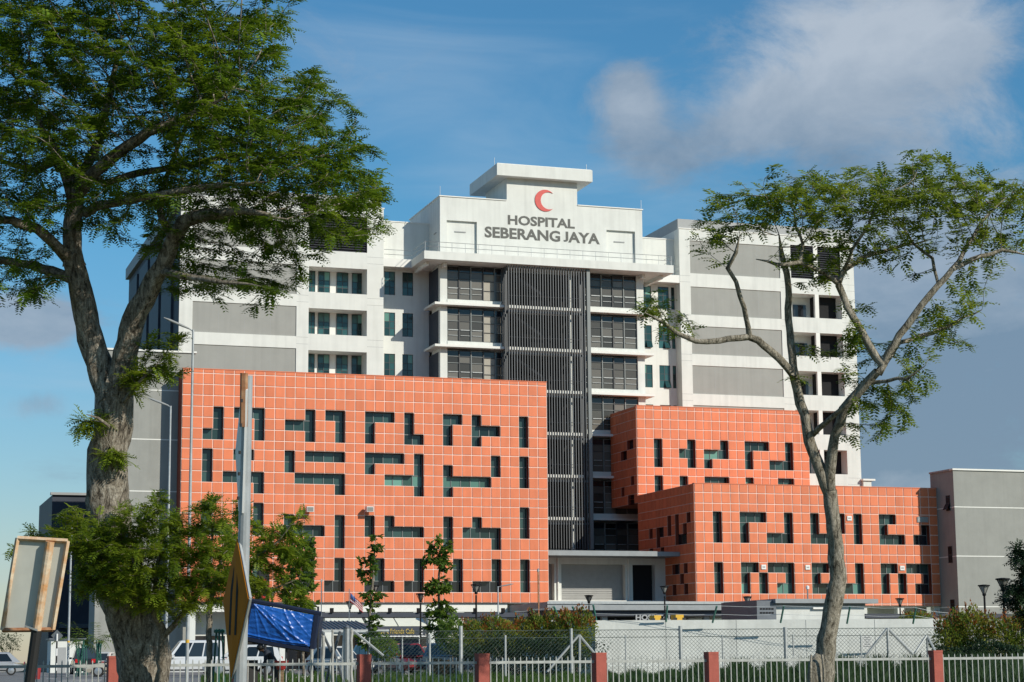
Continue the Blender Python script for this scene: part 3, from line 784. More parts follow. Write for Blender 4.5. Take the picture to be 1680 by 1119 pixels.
# --- centre: sign block
hs = [(56.03, 59.30, 41.95, 45.72), (73.74, 77.0, 41.95, 45.79)]
holed_wall('sign_wall', 55.3, 77.85, 41.95, 48.2, hs, 189.3, .30, ['white_paint', 'white_paint'], tower)
for h in hs:
    p = MB().box(h[0], h[1], 189.59, 189.7, h[2], h[3]).build('inset_panel', 'white_paint', tower)
    xc = (h[0]+h[1])/2-.1
    MB().box(xc-.6, xc+.6, 189.52, 189.60, 44.55, 44.66).build('slot', 'grey_cap', p)
b = MB()
b.quad((55.3,189.3,41.95), (55.3,201,41.95), (55.3,201,48.2), (55.3,189.3,48.2))
b.quad((77.85,189.3,41.95), (77.85,201,41.95), (77.85,201,48.2), (77.85,189.3,48.2))
b.quad((55.3,189.3,48.2), (77.85,189.3,48.2), (77.85,201,48.2), (55.3,201,48.2))
b.quad((55.3,201,41.95), (77.85,201,41.95), (77.85,201,48.2), (55.3,201,48.2))
b.build('sign_shell', 'white_paint', tower)
MB().box(55.2, 62.56, 189.2, 189.6, 48.2, 48.3).build('coping', 'white_trim', tower)
MB().box(70.5, 77.95, 189.2, 189.6, 48.2, 48.3).build('coping', 'white_trim', tower)
MB().box(55.2, 55.5, 189.6, 201.1, 48.2, 48.3).build('coping', 'white_trim', tower)
MB().box(54.0+1.25, 55.29, 190.6, 191.5, 44.55, 44.66).build('slot', 'grey_cap', tower)
MB().box(62.6, 70.46, 189.297, 196.5, 48.19, 50.7).build('penthouse', 'white_paint', tower)
b = MB(); b.box(61.22, 71.86, 188.3, 198.0, 50.66, 51.9); b.build('penthouse_canopy', 'white_paint', tower)
MB().box(61.3, 71.78, 188.4, 197.9, 51.9, 51.98).build('canopy_cap', 'white_trim', tower)
for xx in (61.3, 71.6, 55.35, 77.8):
    MB().tube([(xx, 189.4, 48.2 if xx in (55.35, 77.8) else 51.9), (xx, 189.4, 49.3 if xx in (55.35, 77.8) else 52.8)], .025, 5).build('lightning_rod', 'steel', tower)
# crescent
cx, cz, ro = 66.87, 48.50, 1.17
ci, ri = cx+.40, .93
d = ci-cx; xi = (ro*ro-ri*ri+d*d)/(2*d); th = math.acos(xi/ro); ph = math.acos((xi-d)/ri)
outer = [(cx+ro*math.cos(a), cz+ro*math.sin(a)) for a in np.linspace(th, 2*math.pi-th, 40)]
inner = [(ci+ri*math.cos(a), cz+ri*math.sin(a)) for a in np.linspace(2*math.pi-ph, ph, 36)][1:-1]
n = 40; b = MB(); V = []; Fc = []
innr = [(ci+ri*math.cos(a), cz+ri*math.sin(a)) for a in np.linspace(ph, 2*math.pi-ph, 40)]
for y in (189.22, 189.295):
    V += [(p[0], y, p[1]) for p in outer]+[(p[0], y, p[1]) for p in innr]
for i in range(39):
    Fc += [(i, i+1, 41+i, 40+i), (80+i, 80+40+i, 80+41+i, 81+i), (i, 80+i, 81+i, i+1), (40+i, 41+i, 121+i, 120+i)]
b.add(V, Fc); b.build('crescent', 'crescent_red', tower)
# lettering: each letter a part
def letters(text, X0, X1, Z0, H, Y, parent, m, part='letter', depth=.10, bold=.035, gap=None):
    cu = bpy.data.curves.new('t', 'FONT'); cu.body = text; cu.size = 1.0; cu.extrude = .05; cu.offset = bold; cu.resolution_u = 3
    to = bpy.data.objects.new('t', cu); COL.objects.link(to)
    bpy.context.view_layer.update()
    me = bpy.data.meshes.new_from_object(to.evaluated_get(bpy.context.evaluated_depsgraph_get()))
    bpy.data.objects.remove(to)
    bm = bmesh.new(); bm.from_mesh(me); bpy.data.meshes.remove(me)
    xs = [v.co.x for v in bm.verts]; ys = [v.co.y for v in bm.verts]
    x0, x1, y0, y1 = min(xs), max(xs), min(ys), max(ys)
    off = parent['_w']
    seen = set(); groups = []
    bmesh.ops.remove_doubles(bm, verts=bm.verts, dist=1e-5)
    for v in bm.verts:
        if v in seen: continue
        st = [v]; seen.add(v); g = []
        while st:
            q = st.pop(); g.append(q)
            for e in q.link_edges:
                w = e.other_vert(q)
                if w not in seen: seen.add(w); st.append(w)
        groups.append(g)
    if text.isupper(): y0 = 0.0
    for g in groups:
        gy0, gy1 = min(v.co.y for v in g), max(v.co.y for v in g)
        if text.isupper() and gy0 < -.06:                # a J that drops below the line is fitted to the cap height
            for v in g: v.co.y = (v.co.y-gy0)/(gy1-gy0)*gy1
        idx = {v: i for i, v in enumerate(g)}
        vs = [(X0+(v.co.x-x0)/(x1-x0)*(X1-X0)-off[0], Y-depth*(v.co.z+.05)/.1-off[1], Z0+(v.co.y-y0)/(y1-y0)*H-off[2]) for v in g]
        fs = []
        for f in bm.faces:
            if f.verts[0] in idx: fs.append([idx[v] for v in f.verts])
        b = MB(); b.v = vs; b.f = fs; b.mi = [0]*len(fs)
        link(part, b.mesh(part, m), parent)
    bm.free()
letters('HOSPITAL', 62.69, 70.15, 45.72, .98, 189.295, tower, 'letter_dark', depth=.02, bold=.032)
letters('SEBERANG JAYA', 60.14, 72.95, 44.20, 1.12, 189.295, tower, 'letter_dark', depth=.02, bold=.032)
# roof-edge ledge with railing
MB().box(52.96, 80.4, 187.0, 192.0, 41.02, 41.86).build('eave', 'white_paint', tower)
for xx in (55.6, 77.5, 79.6, 53.7): MB().box(xx-.16, xx+.16, 188.4, 193, 40.62, 41.015).build('eave_beam', 'white_trim', tower)
MB().box(52.97, 80.39, 191.995, 193.39, 41.0, 41.85).build('ledge', 'white_trim', tower)
rl = MB()
for z in (42.35, 42.85): rl.tube([(53.1, 192, z), (53.1, 187.15, z), (80.2, 187.15, z), (80.2, 189, z)], .026, 5)
for z in (42.35, 42.85): rl.tube([(50.1, 192.15, z), (53.0, 192.15, z)], .026, 5); rl.tube([(80.3, 192.15, z), (83.2, 192.15, z)], .026, 5)
rl.build('railing', 'steel', tower)
for k in range(20): MB().tube([(53.1+27.1*k/19, 187.15, 41.85), (53.1+27.1*k/19, 187.15, 42.85)], .026, 5).build('railing_post', 'steel', tower)
# --- centre: curtain-walled floors
MB().box(55.3, 56.05, 189.3, 192.4, 0, 41.0).build('column', 'white_paint', tower)
MB().box(77.05, 77.85, 189.3, 192.4, 0, 41.0).build('column', 'white_paint', tower)
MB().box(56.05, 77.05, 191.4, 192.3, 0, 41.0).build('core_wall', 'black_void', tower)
xl = [56.05, 57.36, 58.64, 59.98, 61.22, 62.45]; xr = [70.9, 71.78, 73.07, 74.35, 75.6, 77.05]
FC = 4.36
for k in range(7):
    zb, zt = 37.40-FC*k, 40.85-FC*k
    if k == 0: zt = 40.95
    for xs in (xl, xr):
        for i in range(len(xs)-1):
            a, c = xs[i], xs[i+1]
            fr = MB()
            fr.box(a-.05, a+.05, 189.38, 189.62, zb, zt)
            fr.box(a+.05, c-.05, 189.40, 189.56, zb, zb+.07); fr.box(a+.05, c-.05, 189.40, 189.56, zt-.07, zt)
            ztr = [zb+(zt-zb)*q for q in ((.36, .62, .82) if xs is xr or i < 3 else (.30, .58, .80))]
            for z in ztr: fr.box(a+.05, c-.05, 189.43, 189.54, z-.03, z+.03)
            w = fr.build('curtain_bay', 'frame_dark' if i % 2 else 'frame_grey', tower); bb = tower['_w']
            zz = [zb]+ztr+[zt]
            for q in range(4):
                beige = xs is xl and i == 3 and q < 3
                g = 'blind_beige' if beige else ('glass_curtain' if q < 3 else 'glass_dark')
                link('pane', pane_mesh(round(c-a, 2), round(zz[q+1]-zz[q], 2), g), w, ((a+c)/2-bb[0], 189.52-bb[1], (zz[q]+zz[q+1])/2-bb[2]))
            if not (xs is xl and i >= 3):
                rb = MB()                                     # guard rail just behind the glass line, inside each bay
                rb.box(a+.16, c-.16, 189.41, 189.47, zb+1.18, zb+1.25); rb.box(a+.16, c-.16, 189.41, 189.46, zb+.62, zb+.66)
                rb.build('guard_rail', 'galv', w)
    for xs, x0, x1 in ((xl, 56.05, 61.9), (xr, 71.2, 77.05)):
        MB().box(x0, x1, 189.24, 190.3, zb-.48, zb).build('upstand', 'white_paint', tower)
        lx0, lx1 = (54.5, 62.1) if xs is xl else (71.1, 78.6)
        MB().box(lx0, lx1, 188.45, 192.6, zb-.72, zb-.48).build('floor_slab', 'white_trim', tower)
    MB().box(55.31-.06, 55.29, 189.95, 193.3, zb-.2, zt-.2).build('side_glazing', 'navy_wall', tower)
    # storey inside the fin screen: slab edge, handrail, stair flights
    MB().box(62.3, 70.4, 188.15, 191.4, zb-.80, zb-.50).build('stair_slab', 'white_trim', tower)
    MB().tube([(62.4, 188.25, zb+.55), (70.3, 188.25, zb+.55)], .03, 5).build('handrail', 'steel', tower)
    MB().add([(63.2,189.4,zb+3.2-.3),(66.4,189.4,zb+1.2-.3),(66.4,189.4,zb+1.2),(63.2,189.4,zb+3.2),(63.2,190.6,zb+3.2-.3),(66.4,190.6,zb+1.2-.3),(66.4,190.6,zb+1.2),(63.2,190.6,zb+3.2)],
             [(0,1,2,3),(7,6,5,4),(0,4,5,1),(3,2,6,7),(1,5,6,2),(0,3,7,4)]).build('stair_flight', 'louver_dark', tower)
MB().box(69.15, 69.5, 188.6, 189.0, 8, 41).build('stair_column', 'white_paint', tower)
nf = 30
fm = cached('fin', lambda: MB().box(-.04, .04, -.06, .06, -14.55, 14.55).mesh('fin', 'fin_grey'))
bb = tower['_w']
for k in range(nf): link('fin', fm, tower, (62.15+(70.45-62.15)*k/(nf-1)-bb[0], 187.55-bb[1], 26.4-bb[2]))
for k in range(5): link('fin', fm, tower, (62.05-.03*k-bb[0], 187.95+.42*k-bb[1], 26.4-bb[2]), rz=R(90))
for k in range(4): link('fin', fm, tower, (70.62-bb[0], 187.95+.4*k-bb[1], 26.4-bb[2]), rz=R(90))
MB().box(70.72, 71.08, 187.45, 187.85, 11.8, 40.99).build('screen_post', 'frame_grey', tower)
for k in range(7):
    MB().box(62.0, 70.7, 187.66, 187.8, 36.3-FC*k-.2, 36.3-FC*k).build('screen_rail', 'fin_grey', tower)

# ------------------------------------------------------------------ plain grey blocks
def grey_block(label, X0, X1, Y0, Y1, Z, lines, cap=True, wins=(), name='grey_block'):
    t = thing(name, label, 'building', ((X0+X1)/2, (Y0+Y1)/2, 0))
    MB().box(X0, X1, Y0, Y1, 0, Z).build('wall', 'grey_render', t)
    if cap:
        MB().box(X0-.12, X1+.12, Y0-.14, Y0+.5, Z, Z+.16).build('coping', 'white_trim', t)
        MB().box(X0-.12, X0+.4, Y0+.5, Y1, Z, Z+.16).build('coping', 'grey_cap', t)
    for z in lines:
        MB().box(X0-.02, X1, Y0-.02, Y0+.05, z-.045, z+.045).build('joint_strip', 'white_trim', t)
        MB().box(X0-.02, X0+.05, Y0+.05, Y1, z-.045, z+.045).build('joint_strip', 'white_trim', t)
    for y0, y1, z0, z1, op in wins:
        w = MB().box(X0-.035, X0+.1, y0, y1, z0, z1).build('window', 'frame_dark', t)
        MB().box(X0-.045, X0-.036, y0+.06, y1-.06, z0+.06, (z0+z1)/2-.03).build('pane', 'glass_dark', w)
        MB().box(X0-.045, X0-.036, y0+.06, y1-.06, (z0+z1)/2+.03, z1-.06).build('pane', 'glass_dark', w)
        if op:
            zz = (z0+z1)/2
            MB().add([(X0-.04,y0,zz),(X0-.04,y1,zz),(X0-.42,y1,z0+.1),(X0-.42,y0,z0+.1),(X0-.06,y0,zz),(X0-.06,y1,zz),(X0-.44,y1,z0+.1),(X0-.44,y0,z0+.1)],
                     [(0,1,2,3),(7,6,5,4),(0,4,5,1),(3,2,6,7),(1,5,6,2),(0,3,7,4)]).build('open_sash', 'glass_dark', w)
    return t
zg = [float(at_y(1640, v, 164.8)[2]) for v in (833, 913, 995.5)]
gy = lambda u: float(at_x(u, 900, 99.6)[1])
grey_block('grey rendered end block on the right with three small dark windows in its side', 99.62, 118, 164.8, 169.1, 18.45, zg,
           wins=[(165.55, 166.3, 14.6, 16.1, True), (165.55, 166.3, 9.6, 11.2, False), (165.55, 166.3, 4.4, 6.1, False)])
grey_block('grey rendered block behind the big left trunk, beside the orange tiles', 19.05, 27.2, 170.2, 174.6, 27.65, [24.25, 19.92, 15.4, 10.5])
p = at_y(86, 812, 200); q = at_y(150, 812, 200)
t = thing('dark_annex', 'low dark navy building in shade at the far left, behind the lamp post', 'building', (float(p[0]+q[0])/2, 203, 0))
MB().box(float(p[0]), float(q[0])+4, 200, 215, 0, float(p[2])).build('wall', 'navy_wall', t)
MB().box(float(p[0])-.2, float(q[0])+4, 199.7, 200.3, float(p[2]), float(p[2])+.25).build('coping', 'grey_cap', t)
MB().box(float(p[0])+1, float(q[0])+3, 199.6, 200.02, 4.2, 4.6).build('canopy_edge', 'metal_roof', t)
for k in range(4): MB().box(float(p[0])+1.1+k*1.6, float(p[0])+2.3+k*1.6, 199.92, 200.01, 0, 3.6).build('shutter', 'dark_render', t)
p = at_y(72, 1012, 185); q = at_y(20, 1012, 185)
# white gable wall with low shed beside it
p0 = at_y(84, 1046, 160)
t = thing('white_kiosk', 'small white walled kiosk at the far left behind the diamond warning sign', 'building', (float(p0[0])+1.4, 161.5, 0))
MB().box(float(p0[0]), float(p0[0])+2.6, 160, 163, 0, 2.6).build('wall', 'white_paint', t)
MB().box(float(p0[0])-.15, float(p0[0])+2.75, 159.8, 163.2, 2.6, 2.72).build('roof', 'metal_roof', t)
MB().box(float(p0[0])+.4, float(p0[0])+1.2, 159.97, 160.01, 0, 2.0).build('door', 'grey_cap', t)

# ------------------------------------------------------------------ entrance between the orange blocks
t = thing('entrance_porch', 'white entrance porch with roller shutters under a flat grey roof, between the orange blocks', 'porch', (66.5, 174, 0))
MB().box(60.0, 71.45, 171.5, 189, 10.28, 10.75).build('roof_fascia', 'roof_grey', t)
MB().box(71.46, 73.75, 171.55, 189, 10.30, 10.72).build('roof_end', 'roof_grey', t)
Yw = 175.2
X = lambda u: float(at_y(u, 950, Yw)[0])
Zs = lambda v: float(at_y(960, v, Yw)[2])
hs = [(60.2, X(909.5), Zs(985), Zs(925.5)), (X(921), X(1026), Zs(985), Zs(925.5)), (X(1038), X(1074.5), Zs(985), Zs(926))]
holed_wall('wall', 60.0, 73.8, 0, 10.28, hs, Yw, .8, ['white_paint', 'white_paint'], t)
for i, h in enumerate(hs):
    s = MB().box(h[0], h[1], Yw+.75, Yw+.85, h[2], h[3]).build('shutter', 'shutter' if i < 2 else 'black_void', t)
    if i < 2:
        n = 16
        for k in range(n): MB().box(h[0]+.02, h[1]-.02, Yw+.70, Yw+.745, h[2]+(h[3]-h[2])*k/n+.03, h[2]+(h[3]-h[2])*(k+1)/n-.02).build('slat', 'shutter', s)
for u in (915, 1031): MB().tube([(X(u), Yw-.08, Zs(985)), (X(u), Yw-.08, 10.25)], .09, 8).build('downpipe', 'white_trim', t)
MB().box(60.1, 73.7, Yw-.7, Yw-.02, Zs(988), Zs(985.5)).build('sill', 'white_trim', t)
# drop-off canopy in front
Yd = 158.0
t = thing('drop_off_canopy', 'long flat grey drop-off canopy in front of the entrance porch', 'canopy', (66, 163, 0))
xa, xb = 55.6, float(at_y(1262, 993, Yd)[0])
ztop, zbt = float(at_y(1000, 987.5, Yd)[2]), float(at_y(1000, 1001, Yd)[2])
MB().box(xa, xb, Yd, 168.5, zbt, ztop).build('roof_slab', 'roof_grey', t)
MB().box(xa-.03, xb+.03, Yd-.12, Yd, ztop-.18, ztop+.05).build('gutter', 'steel', t)
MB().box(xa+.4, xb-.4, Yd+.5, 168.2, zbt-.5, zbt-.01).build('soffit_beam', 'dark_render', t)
for k in range(5):
    xx = xa+.8+(xb-xa-1.6)*k/4
    MB().box(xx-.25, xx+.25, Yd+1.0, Yd+1.5, 0, zbt-.02).build('column', 'grey_cap', t)
p = at_y(1043, 1018, Yd+.4); q = at_y(1103, 1018, Yd+.4)
s = thing('canopy_sign', 'pale letters on a dark board under the drop-off canopy', 'sign', (float(p[0]), Yd+.4, 2.2))
MB().box(float(p[0])-.2, float(q[0])+.3, Yd+.45, Yd+.55, 2.6, 4.1).build('board', 'black_void', s)
letters('HOSPITAL', float(p[0]), float(q[0]), float(at_y(1060, 1017, Yd)[2]), .46, Yd+.44, s, 'sign_grey', depth=.05)
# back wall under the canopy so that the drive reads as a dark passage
t = thing('shade_backdrop', 'dark glazed lobby front under the drop-off canopy', 'lobby', (66, 171, 0))
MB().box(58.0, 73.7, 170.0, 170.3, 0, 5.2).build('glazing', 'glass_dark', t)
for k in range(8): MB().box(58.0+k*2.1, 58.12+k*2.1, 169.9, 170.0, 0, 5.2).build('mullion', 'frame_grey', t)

# ------------------------------------------------------------------ ground floor under the left orange block
t = thing('ground_floor', 'white ground-floor wall with columns and cafe front under the left orange block', 'building', (42, 172, 0))
MB().box(26.5, 57.5, 171.2, 171.6, 0, 5.75).build('wall', 'white_paint', t)
MB().box(26.0, 59.0, 168.25, 171.2, 5.72, 5.78).build('soffit', 'white_trim', t)
MB().box(26.0, 55.4, 168.3, 168.9, 5.0, 5.70).build('beam', 'white_trim', t)
for k in range(8):
    xx = 27.0+k*4.0; MB().box(xx-.35, xx+.35, 168.35, 169.05, 0, 5.0).build('column', 'white_paint', t)
for k in range(7):
    xx = 27.5+k*4.0; MB().box(xx, xx+2.9, 171.1, 171.19, .1, 3.0).build('shopfront', 'glass_dark', t)
tr = thing('ground_floor', 'white ground-floor wall under the low right orange block', 'building', (87, 172, 0))
MB().box(74.2, 99.5, 170.6, 171.0, 0, zsR[-1]-.05).build('wall', 'white_paint', tr)
MB().box(74.0, 99.5, 168.2, 170.6, zsR[-1]-.06, zsR[-1]-.012).build('soffit', 'white_trim', tr)
for k in range(7): MB().box(75+k*4.0, 75.7+k*4.0, 168.3, 169.0, 0, zsR[-1]-.06).build('column', 'white_paint', tr)
# covered walkway (dark slab on posts) and cream awnings with the cafe board below
Yk = 150.0
x0, x1 = float(at_y(470, 1008, Yk)[0]), float(at_y(866, 1008, Yk)[0])
z0, z1 = float(at_y(680, 1012.5, Yk)[2]), float(at_y(680, 1005, Yk)[2])
t = thing('covered_walkway', 'long dark flat walkway roof on posts below the left orange block', 'walkway', ((x0+x1)/2, Yk+1.5, 0))
MB().box(x0, x1, Yk, Yk+3.2, z0, z1).build('roof_slab', 'dark_render', t)
for k in range(9):
    xx = x0+.5+(x1-x0-1)*k/8; MB().box(xx-.07, xx+.07, Yk+1.5, Yk+1.7, 0, z0).build('post', 'lamp_black', t)
    MB().box(xx+.6, xx+.85, Yk-.2, Yk+.1, z1, z1+.35).build('floodlight', 'lamp_black', t)
xr0 = float(at_y(1420, 1013, Yk)[0]); xr1 = float(at_y(1700, 1013, Yk)[0])
zq0, zq1 = float(at_y(1500, 1014, Yk)[2]), float(at_y(1500, 1007, Yk)[2])
t = thing('covered_walkway', 'dark flat walkway roof at the far right behind the red-tipped shrubs', 'walkway', ((xr0+xr1)/2, Yk+1.5, 0))
MB().box(xr0, xr1, Yk, Yk+3.2, zq0, zq1).build('roof_slab', 'dark_render', t)
for k in range(5):
    xx = xr0+.5+(xr1-xr0-1)*k/4; MB().box(xx-.07, xx+.07, Yk+1.5, Yk+1.7, 0, zq0).build('post', 'lamp_black', t)
Ya = 148.0
for i, (ua, ub, lb) in enumerate(((548, 600, 'cream sloping awning at the left end of the cafe row'), (606, 652, 'cream sloping awning above the left half of the cafe board'), (654, 700, 'cream sloping awning above the right half of the cafe board'), (716, 764, 'cream sloping awning right of the white column, below the walkway'))):
    a, c = float(at_y(ua, 1015, Ya)[0]), float(at_y(ub, 1015, Ya)[0]); zt, zb = float(at_y(ua, 1013.5, Ya)[2]), float(at_y(ua, 1026, Ya)[2])
    t = thing('awning', lb, 'awning', ((a+c)/2, Ya, zb), group='cream awnings of the cafe row')
    MB().add([(a,Ya+1.3,zt),(c,Ya+1.3,zt),(c,Ya,zb),(a,Ya,zb),(a,Ya+1.3,zt-.05),(c,Ya+1.3,zt-.05),(c,Ya,zb-.05),(a,Ya,zb-.05)],
             [(3,2,1,0),(4,5,6,7),(0,1,5,4),(2,3,7,6),(1,2,6,5),(3,0,4,7)]).build('canvas', 'awning_cream', t)
    MB().box(a, c, Ya-.03, Ya-.005, zb-.22, zb-.01).build('valance', 'awning_cream', t)
    for s in (a+.05, c-.05): MB().tube([(s, Ya+.02, zb-.06), (s, Ya+1.3, zb-.4)], .02, 5).build('arm', 'steel', t)
a, c = float(at_y(605, 1037, Ya-.3)[0]), float(at_y(698, 1037, Ya-.3)[0]); zt, zb = float(at_y(650, 1027.5, Ya)[2]), float(at_y(650, 1043, Ya)[2])
t = thing('cafe_sign', 'dark cafe board with yellow lettering below the cream awnings', 'sign', ((a+c)/2, Ya-.3, zb))
MB().box(a, c, Ya-.3, Ya-.2, zb, zt).build('board', 'dark_render', t)
MB().box(a-.05, c+.05, Ya-.34, Ya-.2, zb-.09, zb-.005).build('lower_trim', 'sign_white', t)
letters('Pan & Friends Cafe', a+.7, a+(c-a)*.80, zb+.14, (zt-zb)*.55, Ya-.31, t, 'cafe_yellow', depth=.04, bold=.02)
letters('E', a+(c-a)*.90, a+(c-a)*.95, zb+.12, (zt-zb)*.7, Ya-.31, t, 'sign_white', part='emblem', depth=.04)
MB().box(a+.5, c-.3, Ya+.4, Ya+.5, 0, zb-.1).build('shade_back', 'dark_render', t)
a, c = float(at_y(703, 1037, Ya)[0]), float(at_y(715, 1037, Ya)[0])
t = thing('column_block', 'square white column between the cafe board and the hedge', 'column', ((a+c)/2, Ya+.4, 0))
MB().box(a, c, Ya, Ya+.7, 0, float(at_y(708, 1000, Ya)[2])).build('shaft', 'white_paint', t)
MB().box(a-.08, c+.08, Ya-.08, Ya+.78, 0, .35).build('plinth', 'grey_panel', t)
# ribbed metal carport roof
Yc = 118.0
a, c = float(at_y(526, 1035, Yc)[0]), float(at_y(628, 1035, Yc)[0]); zt, zb = float(at_y(580, 1019, Yc+3)[2]), float(at_y(580, 1033, Yc)[2])
t = thing('carport', 'ribbed dark metal carport roof on posts beside the blue tarp', 'carport', ((a+c)/2, Yc+1.5, 0))
MB().add([(a,Yc,zb),(c+.4,Yc,zb),(c-.9,Yc+3.4,zt),(a,Yc+3.4,zt),(a,Yc,zb-.06),(c+.4,Yc,zb-.06),(c-.9,Yc+3.4,zt-.06),(a,Yc+3.4,zt-.06)], [(0,1,2,3),(7,6,5,4),(0,4,5,1),(2,6,7,3),(1,5,6,2),(3,7,4,0)]).build('roof_sheet', 'metal_roof', t)
for k in range(12):
    xx = a+(c-a-.9)*k/11.0
    MB().tube([(xx+.12, Yc, zb+.03), (xx, Yc+3.38, zt+.03)], .035, 4).build('rib', 'roof_grey', t)
for xx in (a+.2, (a+c)/2, c-.3):
    MB().box(xx-.06, xx+.06, Yc+.1, Yc+.22, 0, zb-.05).build('post', 'steel', t)
MB().box(a, c+.4, Yc-.04, Yc-.005, zb-.16, zb-.0).build('edge_beam', 'galv', t)

# ------------------------------------------------------------------ substation behind the boundary wall
Ys = 132.0
sx = lambda u: float(at_y(u, 1000, Ys)[0]); sz = lambda u, v: float(at_y(u, v, Ys)[2])
t = thing('substation', 'flat-roofed pale grey service building behind the white boundary wall', 'building', (sx(1340), Ys+3, 0))
MB().box(sx(1271), sx(1418), Ys, Ys+8, 0, sz(1340, 990)).build('wall', 'wall_concrete', t)
MB().box(sx(1266), sx(1434), Ys-.7, Ys+8.5, sz(1340, 989.9), sz(1340, 983)).build('roof_slab', 'roof_grey', t)
MB().box(sx(1270), sx(1419), Ys-.05, Ys-.003, sz(1340, 994), sz(1340, 990)).build('shade_band', 'frame_grey', t)
MB().box(sx(1239), sx(1270.5), Ys-.3, Ys+6, 0, sz(1255, 985.5)).build('meter_box', 'metal_roof', t)
for r in (999, 1005.5):
    for k in range(5): MB().box(sx(1244+k*4.7), sx(1247.3+k*4.7), Ys-.34, Ys-.295, sz(1255, r+1.3), sz(1255, r-1.2)).build('vent_slot', 'black_void', t)
MB().box(sx(1332), sx(1376), Ys-.25, Ys-.05, sz(1350, 999.5), sz(1350, 996)).build('light_tube', 'sign_white', t)
MB().tube([(sx(1346), Ys+2, sz(1346, 983)), (sx(1346), Ys+2, sz(1346, 964))], .05, 6).build('mast', 'steel', t)
MB().lathe([(.02, 0), (.14, .05), (.14, .25), (.05, .32)], (sx(1346), Ys+2, sz(1346, 966)), 8).build('mast_head', 'sign_white', t)
# ------------------------------------------------------------------ boundary wall, fences
def oriented(mb, a, b, thick, z0, z1):
    return bar(mb, a, b, thick, z0, z1)
wa, wb = at_d(975.5, 1018, 90), at_d(1546, 1021, 92.5)
wz = float(wa[2])
t = thing('boundary_wall', 'long plain white concrete wall behind the chain-link fence on the right', 'wall', (float(wa[0]), float(wa[1]), 0))
oriented(MB(), wa, wb, .18, -.3, wz).build('panel', 'wall_concrete', t)
wc = np.array([wa[0]-1.2, wa[1]+7.0])
oriented(MB(), wa[:2]+np.array([-.02, .1]), wc, .18, -.3, wz-.01).build('return_panel', 'wall_concrete', t)
oriented(MB(), wa[:2]-VF*.02, wb[:2]-VF*.02, .26, -.3, .45).build('plinth', 'wall_concrete', t)
for k in range(1, 5):
    q = wa+(wb-wa)*k/5; s = q[:2]-VF*.095
    oriented(MB(), s-VR*.012, s+VR*.012, .012, .4, wz-.02).build('joint', 'grey_cap', t)
# leaflet sign on the wall
c = at_d(1423, 1053, 89.8); s2 = thing('wall_notice', 'small white printed notice on the boundary wall, right of the leaning trunk', 'notice', tuple(map(float, c)))
oriented(MB(), c[:2]-VR*.24-VF*.02, c[:2]+VR*.24-VF*.02, .02, float(c[2])-.32, float(c[2])+.30).build('sheet', 'sign_white', s2)
for k in range(5):
    w = .16-.03*(k % 3)
    oriented(MB(), c[:2]-VR*w-VF*.035, c[:2]+VR*w-VF*.035, .006, float(c[2])-.22+k*.1, float(c[2])-.19+k*.1).build('print_line', 'grey_cap', s2)
# barbed-wire brackets on top of the wall and hedge line
segs = [(845,1003.6,854,1021),(874,1000,883,1016),(908.5,995,921,1017),(939,995,951,1016),(973,992,979,1017),(1094.8,993,1092.7,1016),(1176,994,1169,1017.5),(1286,994,1280.7,1017.5),(1394.5,995,1389.6,1019),(1502.7,997,1498,1019),(1559.5,1006,1553,1021)]
t = thing('barbed_wire_line', 'strands of wire on slanting green brackets above the boundary wall', 'wire fence', tuple(map(float, at_d(1100, 1018, 90.2))))
tips = []; mids = []
for u0, v0, u1, v1 in segs:
    a, b2 = at_d(u0, v0, 89.4), at_d(u1, v1+4, 90.3)
    MB().tube([b2, a], .045, 4).build('bracket', 'barb_green', t)
    tips.append(a); mids.append((a+b2)/2)
for line in (tips, mids):
    for i in range(len(line)-1):
        MB().tube([line[i], (line[i]+line[i+1])/2-np.array([0, 0, .05]), line[i+1]], .010, 3).build('strand', 'galv', t)

# picket fence with red pillars
FU = [-16, 187, 392, 597, 791, 983, 1167, 1351, 1535, 1719]
def fence_depth(u):
    t_ = (u-187.0)/(1535.0-187.0); return 1.0/((1-t_)/47.5+t_/56.0)
def fpt(u, v): return at_d(u, v, fence_depth(u))
PT = float(np.mean([fpt(187, 1077.5)[2], fpt(597, 1071.5)[2], fpt(983, 1067.5)[2], fpt(1535, 1071)[2]]))
A, B = fpt(-16, 1085)[:2], fpt(1719, 1085)[:2]
fd = (B-A)/np.linalg.norm(B-A)
fence = thing('picket_fence', 'grey steel picket fence with square red pillars along the road verge', 'fence', (float((A+B)[0]/2), float((A+B)[1]/2), -.7))
pb = fence['_w']
ang = math.atan2(fd[1], fd[0])
pil = MB(); pil.box(-.15, .15, -.15, .15, -.06, PT+.7); pil.box(-.155, .155, -.155, .155, PT+.64, PT+.702)
pilm = pil.mesh('pillar', 'pillar_red')
pk = MB(); h = PT+.7-.09
pk.box(-.0125, .0125, -.012, .012, .05, h-.05); pk.add([(-.0125,-.012,h-.05),(.0125,-.012,h-.05),(.0125,.012,h-.05),(-.0125,.012,h-.05),(0,0,h)], [(0,1,4),(1,2,4),(2,3,4),(3,0,4)])
pkm = pk.mesh('picket', 'picket_paint')
pos = [fpt(u, 1085)[:2] for u in FU]
